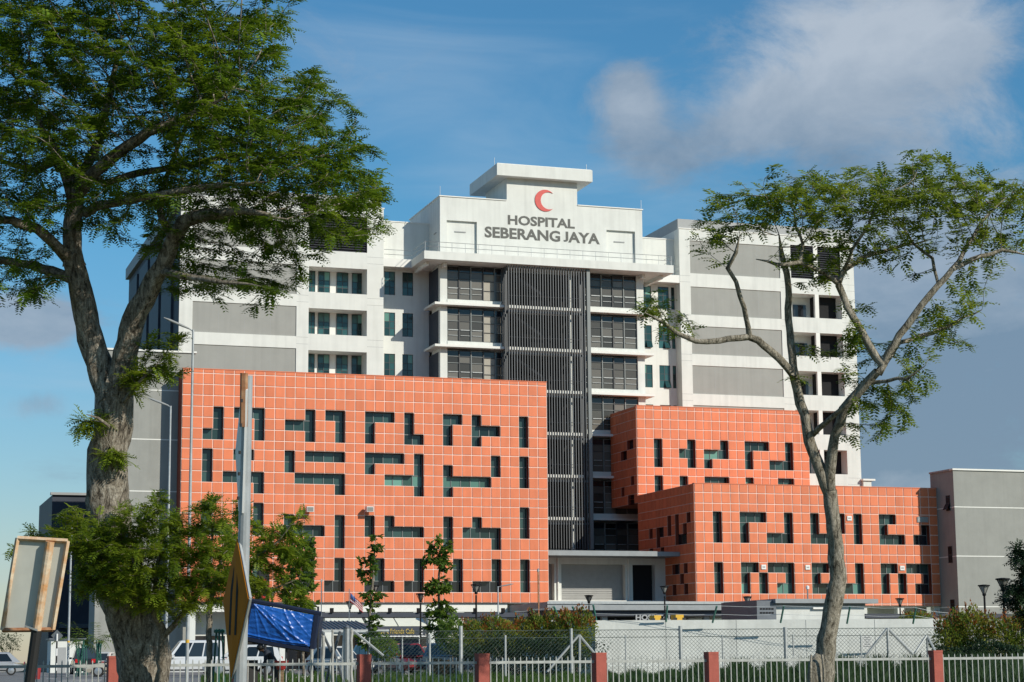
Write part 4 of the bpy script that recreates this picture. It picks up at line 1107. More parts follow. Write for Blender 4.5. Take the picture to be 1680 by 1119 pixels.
for i, p in enumerate(pos):
    link('pillar', pilm, fence, (float(p[0])-pb[0], float(p[1])-pb[1], 0), rz=ang)
    if i+1 < len(pos):
        q = pos[i+1]; L_ = np.linalg.norm(q-p)
        for z0, z1 in ((PT-.27, PT-.20), (-.45, -.38)):
            oriented(MB(), p+fd*.15, q-fd*.15, .04, z0, z1).build('rail', 'picket_paint', fence)
        n = 18
        for k in range(n):
            if i in (0,) and k < 4: continue
            s = p+(q-p)*(.15+(L_-.3)*(k+.5)/n)/L_
            link('picket', pkm, fence, (float(s[0])-pb[0], float(s[1])-pb[1], random.uniform(-.012, .012)), rz=ang+random.uniform(-.05, .05))
# chain-link fence
def cl(u): return 74.0+(u-600)/940.0*2.0
def cpt(u, v): return at_d(u, v, cl(u))
clf = thing('chain_link_fence', 'galvanised chain-link fence on round posts in front of the hedge and wall', 'fence', tuple(map(float, ground_at(1070, 75))))
zt = float(cpt(1000, 1033.5)[2])
for u, v, r in ((606,1046,.03),(660,1046,.03),(705,1040,.04),(756,1027,.075),(829,1042,.045),(937,1031,.06),(1026,1041,.028),(1116,1027,.075),(1185,1041,.03),(1288,1029,.075),(1301,1041,.03),(1412,1041,.03),(1456,1031,.06),(1521,1043,.05)):
    p = cpt(u, v); MB().tube([(p[0], p[1], -.05), tuple(p)], r, 8).build('post', 'galv', clf)
for u, v, u2, v2 in ((950,1042,898,1102),(950,1042,1000,1102),(951,1041,951,1102),(1456,1031,1398,1104),(1456,1031,1498,1074),(1520,1043,1500,1074),(1521,1043,1537,1074),(575,1031,629,1076),(565,1036,560,1110)):
    p, q = cpt(u, v), at_d(u2, v2, cl(u2)-.3); MB().tube([tuple(p), tuple(q)], .05, 6).build('brace', 'galv', clf)
net = MB()
a, b2 = cpt(600, 1040), cpt(1542, 1040); Ld = float(np.linalg.norm((b2-a)[:2])); dirn = (b2-a)[:2]/Ld
H_ = zt-.05; pit = .15
for s in np.arange(-H_, Ld, pit):
    for sg in (1, -1):
        e0, e1 = (s, s+H_) if sg == 1 else (s+H_, s)
        z0_, z1_ = .05, zt
        # clip to the run of the fence
        t0, t1 = 0.0, 1.0
        lo, hi = min(e0, e1), max(e0, e1)
        if hi <= 0 or lo >= Ld: continue
        f0 = max(0, (0-e0)/(e1-e0)) if e1 > e0 else max(0, (Ld-e0)/(e1-e0))
        f1 = min(1, (Ld-e0)/(e1-e0)) if e1 > e0 else min(1, (0-e0)/(e1-e0))
        if f1 <= f0: continue
        P0 = a[:2]+dirn*(e0+(e1-e0)*f0); P1 = a[:2]+dirn*(e0+(e1-e0)*f1)
        net.tube([(P0[0], P0[1], z0_+(z1_-z0_)*f0), (P1[0], P1[1], z0_+(z1_-z0_)*f1)], .0065, 3, cap=False)
for z in (zt, zt-.28): net.tube([(a[0], a[1], z), (b2[0], b2[1], z)], .012, 4)
stuff(net.build('wire_mesh', 'wire', clf))

# ------------------------------------------------------------------ garden lamps
def lamp_meshes():
    post = MB().tube([(0,0,0), (0,0,3.9)], .06, 8).lathe([(.13, 0), (.13, .25), (.07, .33)], (0,0,0), 10)
    head = MB(); n = 6
    for k in range(n):
        an = 2*math.pi*k/n
        head.tube([(.085*math.cos(an), .085*math.sin(an), 3.93), (.31*math.cos(an), .31*math.sin(an), 4.38)], .016, 4)
    head.lathe([(.05, 3.80), (.11, 3.86), (.11, 3.95), (.04, 3.97)], (0,0,0), 10)
    cap = MB().lathe([(.34, 4.37), (.35, 4.40), (.34, 4.44), (.10, 4.47)], (0,0,0), 14)
    gl = MB().lathe([(.07, 3.97), (.235, 4.36)], (0,0,0), 12)
    return [('post', post.mesh('post', 'lamp_black')), ('cage', head.mesh('cage', 'lamp_black')), ('cap', cap.mesh('cap', 'lamp_black')), ('glass', gl.mesh('glass', 'lamp_glass'))]
LM = lamp_meshes()
for u, v, wpx, lb in ((447,968,15,'black garden lamp seen through the leaves left of the blue tarp'), (574,986,14.5,'black garden lamp with the striped flag behind it'), (586,1000,11,'smaller black garden lamp just right of the one with the flag'),
        (616,960,13,'black garden lamp hidden behind the slender young tree at the cafe'), (642,1008,10,'small black garden lamp in front of the cafe board, left one'), (657,1012,8,'smallest black garden lamp in front of the cafe board, right one'),
        (690,973,16,'black garden lamp between the two slender young trees'), (752,997,12,'black garden lamp right of the right-hand slender tree'), (781,958,18,'tall black garden lamp in front of the left orange block, standing highest there'), (823,989,12,'black garden lamp beside the thin street light by the orange block'),
        (966,976,15,'black garden lamp in front of the roller shutters'), (956,1003,9,'small black garden lamp under the drop-off canopy edge'), (1055,989,12,'black garden lamp against the fascia of the drop-off canopy'), (1090,961,15,'black garden lamp in front of the shaded orange side wall'),
        (1226,978,15,'black garden lamp beside the grey service building'), (1476,981,15,'black garden lamp in front of the right end of the low orange block'), (1614,959,20,'black garden lamp in front of the grey end block, the left of two'), (1645,948,24,'black garden lamp in front of the grey end block, the right and larger of two')):
    d = FPX*.70/wpx
    top = at_d(u, v, d)
    g = ground_at(u, d); sc = (float(top[2])-g.z)/4.47
    t = thing('garden_lamp', lb, 'street lamp', (float(top[0]), float(top[1]), g.z), group='black garden lamps', world=False)
    for nm, me in LM:
        o = link(nm, me, t); o.scale = (1, 1, sc if nm == 'post' else 1)
        if nm != 'post': o.location.z = 4.47*(sc-1)
# ------------------------------------------------------------------ street lights
def street_light(u, v, d, r, armu, armv, lb, base=None, band=False, m='post_galv'):
    top = at_d(u, v, d); g = ground_at(u, d)
    t = thing('street_light', lb, 'street light', (float(top[0]), float(top[1]), g.z))
    MB().tube([(top[0], top[1], g.z), (top[0], top[1], top[2]*.5), tuple(top)], [r*1.35, r*1.15, r*.8], 10).build('pole', m, t)
    e = at_d(armu, armv, d)
    mid = (top+e)/2+np.array([0, 0, -.02*abs(armu-u)*d/FPX*10*.2])
    MB().tube([tuple(top-np.array([0, 0, .05])), tuple(mid), tuple(e)], r*.45, 6).build('arm', m, t)
    dv = (e-mid); dv /= np.linalg.norm(dv)
    hd = MB().tube([tuple(e-dv*.15), tuple(e+dv*.1), tuple(e+dv*.5), tuple(e+dv*.68)], [r*.6, r*.95, r*.9, r*.3], 8)
    hd.build('lantern', 'grey_cap', t)
    MB().box(top[0]-r*1.7, top[0]+r*1.7, top[1]-r*1.7, top[1]+r*1.7, g.z, g.z+.25).build('base', 'steel', t)
    if band:
        b0 = at_d(u, 1053, d)
        MB().tube([(top[0], top[1], b0[2]-.045), (top[0], top[1], b0[2]+.045)], r*1.45, 10).build('reflector_band', 'yellow_plastic', t)
street_light(317, 541, 58, .040, 303, 536, 'tallest grey street light in front of the left edge of the orange tiles', band=True)
street_light(280, 666, 76, .045, 270, 663, 'grey street light with flat head in front of the grey block')
street_light(118, 853, 112, .055, 113, 852, 'grey street light at the far left in front of the dark navy building', band=True)
street_light(817, 962, 128, .05, 826, 961, 'thin grey street light in front of the orange block by the shrubs')
D = 66.0; tp = at_d(569, 1031, D); g = ground_at(569, D)
t = thing('steel_post', 'thick grey steel post with slanted cap beside the blue tarp', 'post', (float(tp[0]), float(tp[1]), g.z))
MB().tube([(tp[0], tp[1], g.z-.05), tuple(tp)], .125, 14).build('shaft', 'steel', t)
MB().tube([tuple(tp), (tp[0], tp[1], tp[2]+.03)], .14, 14).build('collar', 'metal_roof', t)
MB().tube([(tp[0], tp[1], tp[2]+.03), (tp[0]+.01, tp[1], tp[2]+.10)], [.09, .05], 10).build('cap', 'metal_roof', t)
p = at_d(544, 898, 110)
# slim poles: flag poles and cable poles
for u, v, d, r, lb in ((527.5, 955, 112, .03, 'thin pale pole in front of the orange block, right of the blue tarp'), (883, 938, 112, .045, 'thin reddish pole in front of the corner of the left orange block')):
    tp = at_d(u, v, d); g = ground_at(u, d)
    t = thing('slim_pole', lb, 'pole', (float(tp[0]), float(tp[1]), g.z))
    MB().tube([(tp[0], tp[1], g.z), tuple(tp)], r, 6).build('shaft', 'steel' if u < 600 else 'rust', t)
    MB().lathe([(r*1.6, 0), (r*1.6, .12), (.01, .2)], tuple(tp), 6).build('finial', 'steel', t)
# flag
d = 124.0; tp = at_d(573, 966, d); g = ground_at(573, d)
t = thing('flag', 'red and white striped flag drooping from a slim pole by a garden lamp', 'flag', (float(tp[0]), float(tp[1]), g.z))
MB().tube([(tp[0], tp[1], g.z), tuple(tp)], .025, 6).build('pole', 'steel', t)
n = 7
for k in range(n):
    b = MB()
    for q in range(8):
        def fp(s, k_):
            f = s/8.0
            base = at_d(575+21*f, 972+22*f+ (k_/n)*15*(1-.25*f), d)+np.array([0, .12*math.sin(f*7+k_*.3), 0])
            return tuple(base)
        b.quad(fp(q, k), fp(q+1, k), fp(q+1, k+1), fp(q, k+1))
    o = b.build('stripe', 'sign_red' if k % 2 == 0 else 'sign_white', t)
b = MB()
for q in range(3):
    b.quad(*[tuple(at_d(575+21*f, 972+22*f+g_*15*(1-.25*f), d)+np.array([-.0, -.03+.12*math.sin(f*7+g_*2), 0])) for f, g_ in ((q/8, 0), ((q+1)/8, 0), ((q+1)/8, .55), (q/8, .55))])
b.build('canton', 'sign_blue', t)

# ------------------------------------------------------------------ road signs
def quad_plate(mb, pts, nrm, th):
    """flat polygon plate of thickness th along nrm"""
    n = len(pts); nrm = np.array(nrm)
    return mb.add([tuple(p) for p in pts]+[tuple(np.array(p)+nrm*th) for p in pts], [tuple(range(n)), tuple(range(n, 2*n))[::-1]]+[(i, (i+1) % n, (i+1) % n+n, i+n) for i in range(n)])
# back of the rusty framed sign at the left, leaning
D = 20.0
g = ground_at(50, D)
t = thing('road_sign', 'leaning rectangular road sign seen from behind, rusty frame on a black post', 'sign', (float(at_d(48, 1119, D)[0]), float(at_d(48, 1119, D)[1]), -.7))
P4 = [at_d(30, 883, D), at_d(112, 888, D), at_d(88, 1033, D), at_d(5, 1034, D)]
fw = np.array([VF[0], VF[1], 0])
quad_plate(MB(), P4, fw, .012).build('plate', 'sign_back', t)
for i, (a, c, m_) in enumerate(((0,1,'rust_sign'), (1,2,'rust_sign'), (2,3,'rust'), (3,0,'rust_sign'))):
    p, q = P4[a]-fw*.03, P4[c]-fw*.03
    MB().tube([tuple(p), tuple(q)], .024, 4).build('frame_bar', m_, t)
p, q = at_d(84, 889, D)-fw*.05, at_d(62, 1036, D)-fw*.05
MB().tube([tuple(p), tuple((p+q)/2), tuple(q)], .046, 10).build('back_channel', 'rust_sign', t)
p, q = at_d(62, 1034, D)-fw*.05, at_d(41, 1190, D)-fw*.05
MB().tube([tuple(p), tuple(q)], .055, 10).build('post', 'post_black', t)
quad_plate(MB(), [at_d(46, 1026, D)-fw*.12, at_d(66, 1033, D)-fw*.12, at_d(66, 1036, D)-fw*.12, at_d(46, 1029, D)-fw*.12], fw, .02).build('clamp', 'galv', t)
# tall post with two edge-on signs
D = 18.0
t = thing('road_sign', 'tall grey post carrying a yellow diamond sign and a white panel, both almost edge-on', 'sign', (float(at_d(395, 1119, D)[0]), float(at_d(395, 1119, D)[1]), -.7))
path = [at_d(391, 1230, D), at_d(394, 1119, D), at_d(401, 850, D), at_d(406.5, 616, D)]
MB().tube([tuple(p) for p in path], [.062, .060, .054, .046], 12).build('post', 'post_galv', t)
MB().tube([tuple(at_d(400.5, 612, D-.05)), tuple(at_d(399.5, 700, D-.05))], .036, 6).build('rusty_bracket', 'rust', t)
pl = [at_d(399, 612, D+.22), at_d(403, 640, D-.08), at_d(397, 842, D-.08), at_d(391, 838, D+.22), at_d(386, 740, D+.30)]
quad_plate(MB(), pl, np.array([VR[0], VR[1], 0]), .02).build('white_panel', 'sign_white', t)
for v in (660, 700, 745, 780, 820): MB().lathe([(.012, 0), (.012, .03)], tuple(at_d(397-(v-640)*.035, v, D-.12)), 6).build('bolt', 'post_black', t)
tp, bt, lf, rt = at_d(388.5, 884, D), at_d(378.5, 1112, D), at_d(366, 985, D+.62), at_d(407, 982, D-.48)
nx = np.cross(rt-lf, tp-bt); nx /= np.linalg.norm(nx)
if np.dot(nx, AX_F) > 0: nx = -nx
quad_plate(MB(), [tp, rt, bt, lf], -nx, .015).build('diamond_plate', 'sign_yellow', t)
cen = (tp+bt+lf+rt)/4
def dia(a, b2): return cen+(rt-lf)/2*a+(tp-bt)/2*b2+nx*.006
for s in (-1, 1):
    quad_plate(MB(), [dia(s*.10, .55), dia(s*.30, .20), dia(s*.30, -.45), dia(s*.14, -.45), dia(s*.14, .15), dia(s*.02, .45)], nx, .003).build('symbol', 'sign_black', t)
for a, c in ((tp, rt), (rt, bt)): MB().tube([tuple(a-nx*.02), tuple(c-nx*.02)], .016, 4).build('rim', 'galv', t)
# diamond warning sign from behind, on a black and white post
D = 104.0; g = ground_at(92, D); c = at_d(93.5, 1043, D)
t = thing('road_sign', 'small grey diamond sign on a black and white banded post by the car park', 'sign', (float(c[0]), float(c[1]), g.z))
quad_plate(MB(), [at_d(84, 1043, D), at_d(93.5, 1033, D), at_d(103.5, 1043, D), at_d(93.5, 1053, D)], fw, .02).build('plate', 'steel', t)
n = 6; ztop = float(c[2])+.1
for k in range(n):
    MB().tube([(c[0], c[1]-.05, g.z+(ztop-g.z)*k/n), (c[0], c[1]-.05, g.z+(ztop-g.z)*(k+1)/n)], .045, 8).build('post_band', 'sign_white' if k % 2 else 'post_black', t)
# round prohibition sign, edge-on behind the tarp
D = 70.0; c = at_d(433, 966, D); g = ground_at(433, D)
t = thing('road_sign', 'dark round traffic sign on a pole just above the blue tarp', 'sign', (float(c[0]), float(c[1]), g.z))
ex = np.array([VR[0]*.35+VF[0]*.94, VR[1]*.35+VF[1]*.94, 0]); up = np.array([0, 0, 1.0]); nn = np.cross(ex, up)
def disc(rad, off): return [c+(ex*math.cos(a)+up*math.sin(a))*rad+nn*off for a in np.linspace(0, 2*math.pi, 25)[:-1]]
quad_plate(MB(), [c+ex*sx_*.42+up*sz_*.62 for sx_, sz_ in ((-1,-1),(1,-1),(1,1),(-1,1))], -nn, .03).build('plate', 'post_black', t)
quad_plate(MB(), disc(.36, .012), nn, .006).build('ring', 'sign_red', t)
quad_plate(MB(), disc(.27, .022), nn, .006).build('face', 'sign_black', t)
MB().tube([(c[0]+.1, c[1]+.15, g.z), (c[0]+.1, c[1]+.15, float(c[2])+.6)], .05, 8).build('pole', 'post_black', t)

# ------------------------------------------------------------------ blue tarp stall
D = 60.0
def tarp_material():
    m = bpy.data.materials.new('tarp_blue'); m.use_nodes = True; nt = m.node_tree; L = nt.links.new
    b = nt.nodes['Principled BSDF']; b.inputs['Base Color'].default_value = (.012, .10, .42, 1); b.inputs['Roughness'].default_value = .30; b.inputs['Specular IOR Level'].default_value = .6
    geo = N(nt, 'ShaderNodeNewGeometry')
    t1 = N(nt, 'ShaderNodeTexNoise'); t1.inputs['Scale'].default_value = 16; t1.inputs['Detail'].default_value = 6; L(geo.outputs['Position'], t1.inputs['Vector'])
    bp = N(nt, 'ShaderNodeBump'); bp.inputs['Strength'].default_value = .45; bp.inputs['Distance'].default_value = .03
    L(t1.outputs['Fac'], bp.inputs['Height']); L(bp.outputs[0], b.inputs['Normal'])
    MATS['tarp_blue'] = m
tarp_material()
t = thing('tarp_stall', 'roadside stall screened by a glossy blue tarpaulin stretched on a dark frame', 'stall', tuple(map(float, ground_at(460, D))))
nu, nv = 96, 56; b = MB(); idx = {}
cs = [(414, 990), (515, 1009), (508, 1061), (404, 1044)]     # corners, clockwise from top left
def tp_(s, q):
    top_ = np.array(cs[0])*(1-s)+np.array(cs[1])*s; bot_ = np.array(cs[3])*(1-s)+np.array(cs[2])*s
    uv = top_*(1-q)+bot_*q
    uv[1] += 2.5*math.sin(math.pi*s)*q
    # folds radiating from the upper left corner towards the lower right
    def crease(cx, cy, ang, amp, wd):
        # a ridge line through (cx, cy); sharp on top, fading along its length
        dx, dy = (s-cx)*1.9, q-cy; ax_, ay_ = math.cos(ang), math.sin(ang)
        along, across = dx*ax_+dy*ay_, -dx*ay_+dy*ax_
        return amp*math.exp(-abs(across)/wd)*math.exp(-(max(0, -along)*9)**2)*math.exp(-(along/1.5)**2)
    off = .12*math.sin(math.pi*s)*math.sin(math.pi*q)
    for cr_ in ((.03,.02,.62,.13,.03),(.03,.02,.95,.07,.03),(.06,.0,.40,.08,.025),(.03,.03,1.25,.06,.02),(.30,.25,.75,.07,.03),(.52,.05,1.0,.08,.03),(.60,.02,.75,.06,.02),(.75,.04,.35,.05,.02),(.55,.55,.5,.05,.02),(.93,.93,3.65,.08,.03),(.95,.95,3.3,.06,.025),(.2,.05,.1,.05,.03)):
        off += .40*crease(*cr_)
    off += .008*math.sin(s*31+q*17)*math.sin(q*23-s*11)
    off += .05*math.exp(-((q-.93)/.02)**2)+.03*math.exp(-((q-.985)/.012)**2)
    return at_d(uv[0], uv[1], D-off)
for i in range(nu+1):
    for j in range(nv+1): b.v.append(tuple(map(float, tp_(i/nu, j/nv))))
for i in range(nu):
    for j in range(nv):
        b.f.append((i*(nv+1)+j, (i+1)*(nv+1)+j, (i+1)*(nv+1)+j+1, i*(nv+1)+j+1)); b.mi.append(0)
b.build('tarpaulin', 'tarp_blue', t, smooth=True)
for pa, r in (([(405,984),(465,995),(527,1007)], .07), ([(398,1046),(450,1056),(508,1066)], .10), ([(410,988),(401,1048)], .10), ([(520,1008),(512,1064)], .11)):
    MB().tube([tuple(at_d(u, v, D+.06)) for u, v in pa], r, 6).build('border', 'tarp_edge', t)
def stall_side():
    q = [at_d(518, 1010, D+.1), at_d(530, 1012, D+2.2), at_d(526, 1062, D+2.2), at_d(512, 1064, D+.1)]
    return quad_plate(MB(), q, fw, .02)
stall_side().build('side_sheet', 'tarp_edge', t)
for u in (404, 470, 522):
    p = at_d(u, 1050, D+.25); MB().tube([(p[0], p[1], gz(60)-.05), tuple(at_d(u, 995, D+.25))], .035, 6).build('pole', 'frame_dark', t)
MB().box(*[f for f in (float(at_d(403,1090,D+.6)[0]), float(at_d(424,1090,D+.6)[0]))], float(at_d(410,1090,D+.6)[1]), float(at_d(410,1090,D+.6)[1])+.5, gz(60)-.05, float(at_d(410,1083,D)[2])).build('counter', 'post_black', t)
# concrete and steel posts of the half-built stand right of the tarp
for u, v0, r, m_, lb in ((530, 1043, .055, 'concrete', 'rough pale concrete stake right of the blue tarp'), (546, 1034, .04, 'concrete', 'slim pale concrete stake between the tarp and the grey steel post'), (512, 1063, .05, 'concrete', 'short pale concrete stake under the right corner of the blue tarp'), (577, 1034, .05, 'concrete', 'pale concrete stake touching the grey steel post')):
    p = at_d(u, v0, 63); g = ground_at(u, 63)
    t = thing('stake', lb, 'post', (float(p[0]), float(p[1]), g.z))
    pts = [(p[0]+random.uniform(-.02, .02), p[1], g.z-.05+(p[2]-g.z+.05)*k/6) for k in range(7)]
    MB().tube(pts, [r*random.uniform(.85, 1.1) for _ in pts], 8).build('shaft', m_, t)
    MB().tube([(p[0], p[1], p[2]-.06), (p[0], p[1], p[2]+.01)], r*1.08, 8).build('head', m_, t)
t = thing('leaning_prop', 'grey steel prop leaning beside the concrete stakes', 'post', tuple(map(float, ground_at(540, 63.5))))
for a, c in (((528, 1036), (544, 1070)), ((558, 1036), (548, 1070)), ((546, 1068), (534, 1125)), ((548, 1068), (566, 1125)), ((546, 1060), (546, 1125))):
    MB().tube([tuple(at_d(*a, 63.4)), tuple(at_d(*c, 63.4))], .045, 6).build('strut', 'metal_roof', t)

# ------------------------------------------------------------------ person stooping at the stall
def skin_body(name, verts, edges, radii, mats, root=0, sub=2, parent=None, matfn=None):
    me = bpy.data.meshes.new(name); me.from_pydata(verts, edges, [])
    o = bpy.data.objects.new(name, me); COL.objects.link(o)
    sm = o.modifiers.new('s', 'SKIN'); sm.use_smooth_shade = True
    for i, r_ in enumerate(radii):
        me.skin_vertices[0].data[i].radius = (r_, r_) if not isinstance(r_, tuple) else r_
        me.skin_vertices[0].data[i].use_root = (i == root)
    ss = o.modifiers.new('d', 'SUBSURF'); ss.levels = sub; ss.render_levels = sub
    bpy.context.view_layer.update()
    m2 = bpy.data.meshes.new_from_object(o.evaluated_get(bpy.context.evaluated_depsgraph_get()))
    bpy.data.objects.remove(o)
    for m_ in mats: m2.materials.append(MATS[m_])
    if matfn:
        for p in m2.polygons: p.material_index = matfn(p.center)
    for p in m2.polygons: p.use_smooth = True
    return link(name, m2, parent)
D = 61.6
hd = at_d(431, 1070, D); g0 = ground_at(452, D)
px_ = D/FPX
t = thing('person', 'person in dark shirt bending over at the stall below the blue tarp', 'person', (float(at_d(452, 1119, D)[0]), float(at_d(452, 1119, D)[1]), g0.z), world=False)
# local axes: x to the right of the picture, z up
rt_ = math.atan2(VR[1], VR[0]); t.rotation_euler = (0, 0, rt_)
V = [(0,0,.92), (-.08,0,1.12), (-.22,0,1.33), (-.33,0,1.42), (-.41,-.02,1.47),              # pelvis, waist, chest, neck base, neck
     (-.50,-.03,1.50), (-.56,-.04,1.47),                                                   # head
     (-.26,-.20,1.36), (-.30,-.27,1.10), (-.44,-.25,.90), (-.50,-.24,.84),                # near arm
     (-.24,.20,1.36), (-.26,.28,1.10), (-.42,.26,.92), (-.48,.25,.87),
     (.02,-.10,.86), (-.06,-.12,.48), (.06,-.12,.08), (-.10,-.13,.04),
     (.04,.10,.86), (.12,.12,.47), (.26,.12,.08), (.12,.13,.04)]
Eg = [(0,1),(1,2),(2,3),(3,4),(4,5),(5,6),(2,7),(7,8),(8,9),(9,10),(2,11),(11,12),(12,13),(13,14),(0,15),(15,16),(16,17),(17,18),(0,19),(19,20),(20,21),(21,22)]
Rr = [.15,.135,.16,.10,.06,.105,.085, .075,.052,.04,.03, .075,.052,.04,.03, .105,.075,.05,.045, .105,.075,.05,.045]
def mf(c):
    if c.x < -.37 and c.z > 1.30: return 0
    if c.z < .12: return 3
    if c.z < .92: return 2 if abs(c.y) < .22 and c.x > -.3 else 0
    if c.x < -.30 and c.z < 1.02: return 0
    return 1
body = skin_body('body', V, Eg, Rr, ['skin', 'shirt_navy', 'trouser_dark', 'rubber'], parent=t, matfn=mf)
hr = MB().lathe([(.02,.125),(.07,.115),(.11,.06),(.125,0),(.12,-.05)], (-.49,-.03,1.53), 12); hr.build('hair', 'hair_black', t, smooth=True)
for s, hx in ((-1, (-.50,-.24,.84)), (1, (-.48,.25,.87))):
    Vh = [hx, (hx[0]-.05, hx[1], hx[2]-.05)]; Eh = [(0,1)]; Rh = [.028, .034]
    for k in range(4):
        o_ = len(Vh); yk = hx[1]+(k-1.5)*.018
        Vh += [(hx[0]-.085, yk, hx[2]-.075), (hx[0]-.11-.006*(k % 3), yk, hx[2]-.115), (hx[0]-.10, yk, hx[2]-.15)]; Eh += [(1, o_), (o_, o_+1), (o_+1, o_+2)]; Rh += [.010, .009, .008]
    o_ = len(Vh); Vh += [(hx[0]-.03, hx[1]-.035*s, hx[2]-.075), (hx[0]-.05, hx[1]-.04*s, hx[2]-.115)]; Eh += [(0, o_), (o_, o_+1)]; Rh += [.011, .009]
    skin_body('hand', Vh, Eh, Rh, ['skin'], parent=t, sub=1)
b = MB(); b.box(-.30, -.02, -.20, .20, 1.02, 1.06); b.build('apron_strap', 'shirt_white', t)
MB().box(-.23, -.02, -.185, -.165, .95, 1.16).build('shirt_panel', 'shirt_white', t)
# red plastic chair back and crate near the stall
for u, v, lb in ((461, 1092, 'red plastic basin behind the fence beside the stooping person'),):
    p = at_d(u, v, 66 if u == 492 else 58); t = thing('garden_chair' if u == 492 else 'plastic_basin', lb, 'chair' if u == 492 else 'basin', (float(p[0]), float(p[1]), gz(60)))
    if u == 492:
        for k in range(3): MB().box(p[0]-.28, p[0]+.28, p[1]-.02, p[1]+.02, p[2]-.10+k*.12-.12, p[2]-.02+k*.12-.12).build('slat', 'plastic_red', t)
        for s in (-.26, .26): MB().box(p[0]+s-.03, p[0]+s+.03, p[1]-.03, p[1]+.4, gz(66)-.02, p[2]+.16).build('leg', 'plastic_red', t)
    else:
        MB().lathe([(.12, -.12), (.22, .12), (.24, .13), (.23, .14), (.20, .11), (.11, -.10)], tuple(p), 14).build('bowl', 'plastic_red', t)
        MB().tube([(p[0], p[1], gz(58)-.03), (p[0], p[1], p[2]-.11)], .09, 8).build('stand', 'wood', t)
# wooden crate on the grass
D = 88.0; p = at_d(722, 1094, D); g = ground_at(722, D)
t = thing('wooden_crate', 'weathered brown wooden crate on the grass left of a red pillar', 'crate', (float(p[0]), float(p[1]), g.z))
zt_ = float(at_d(722, 1082, D)[2])
MB().box(p[0]-.42, p[0]+.38, p[1]-.3, p[1]+.3, g.z, zt_-.02).build('box', 'wood', t)
for k in range(4): MB().box(p[0]-.46, p[0]+.42, p[1]-.345, p[1]-.305, g.z+.05+k*(zt_-g.z-.05)/4, g.z+.05+(k+.8)*(zt_-g.z-.05)/4).build('plank', 'wood', t)
MB().box(p[0]-.48, p[0]+.0, p[1]-.34, p[1]+.34, zt_-.02, zt_+.05).build('lid_board', 'wood', t)

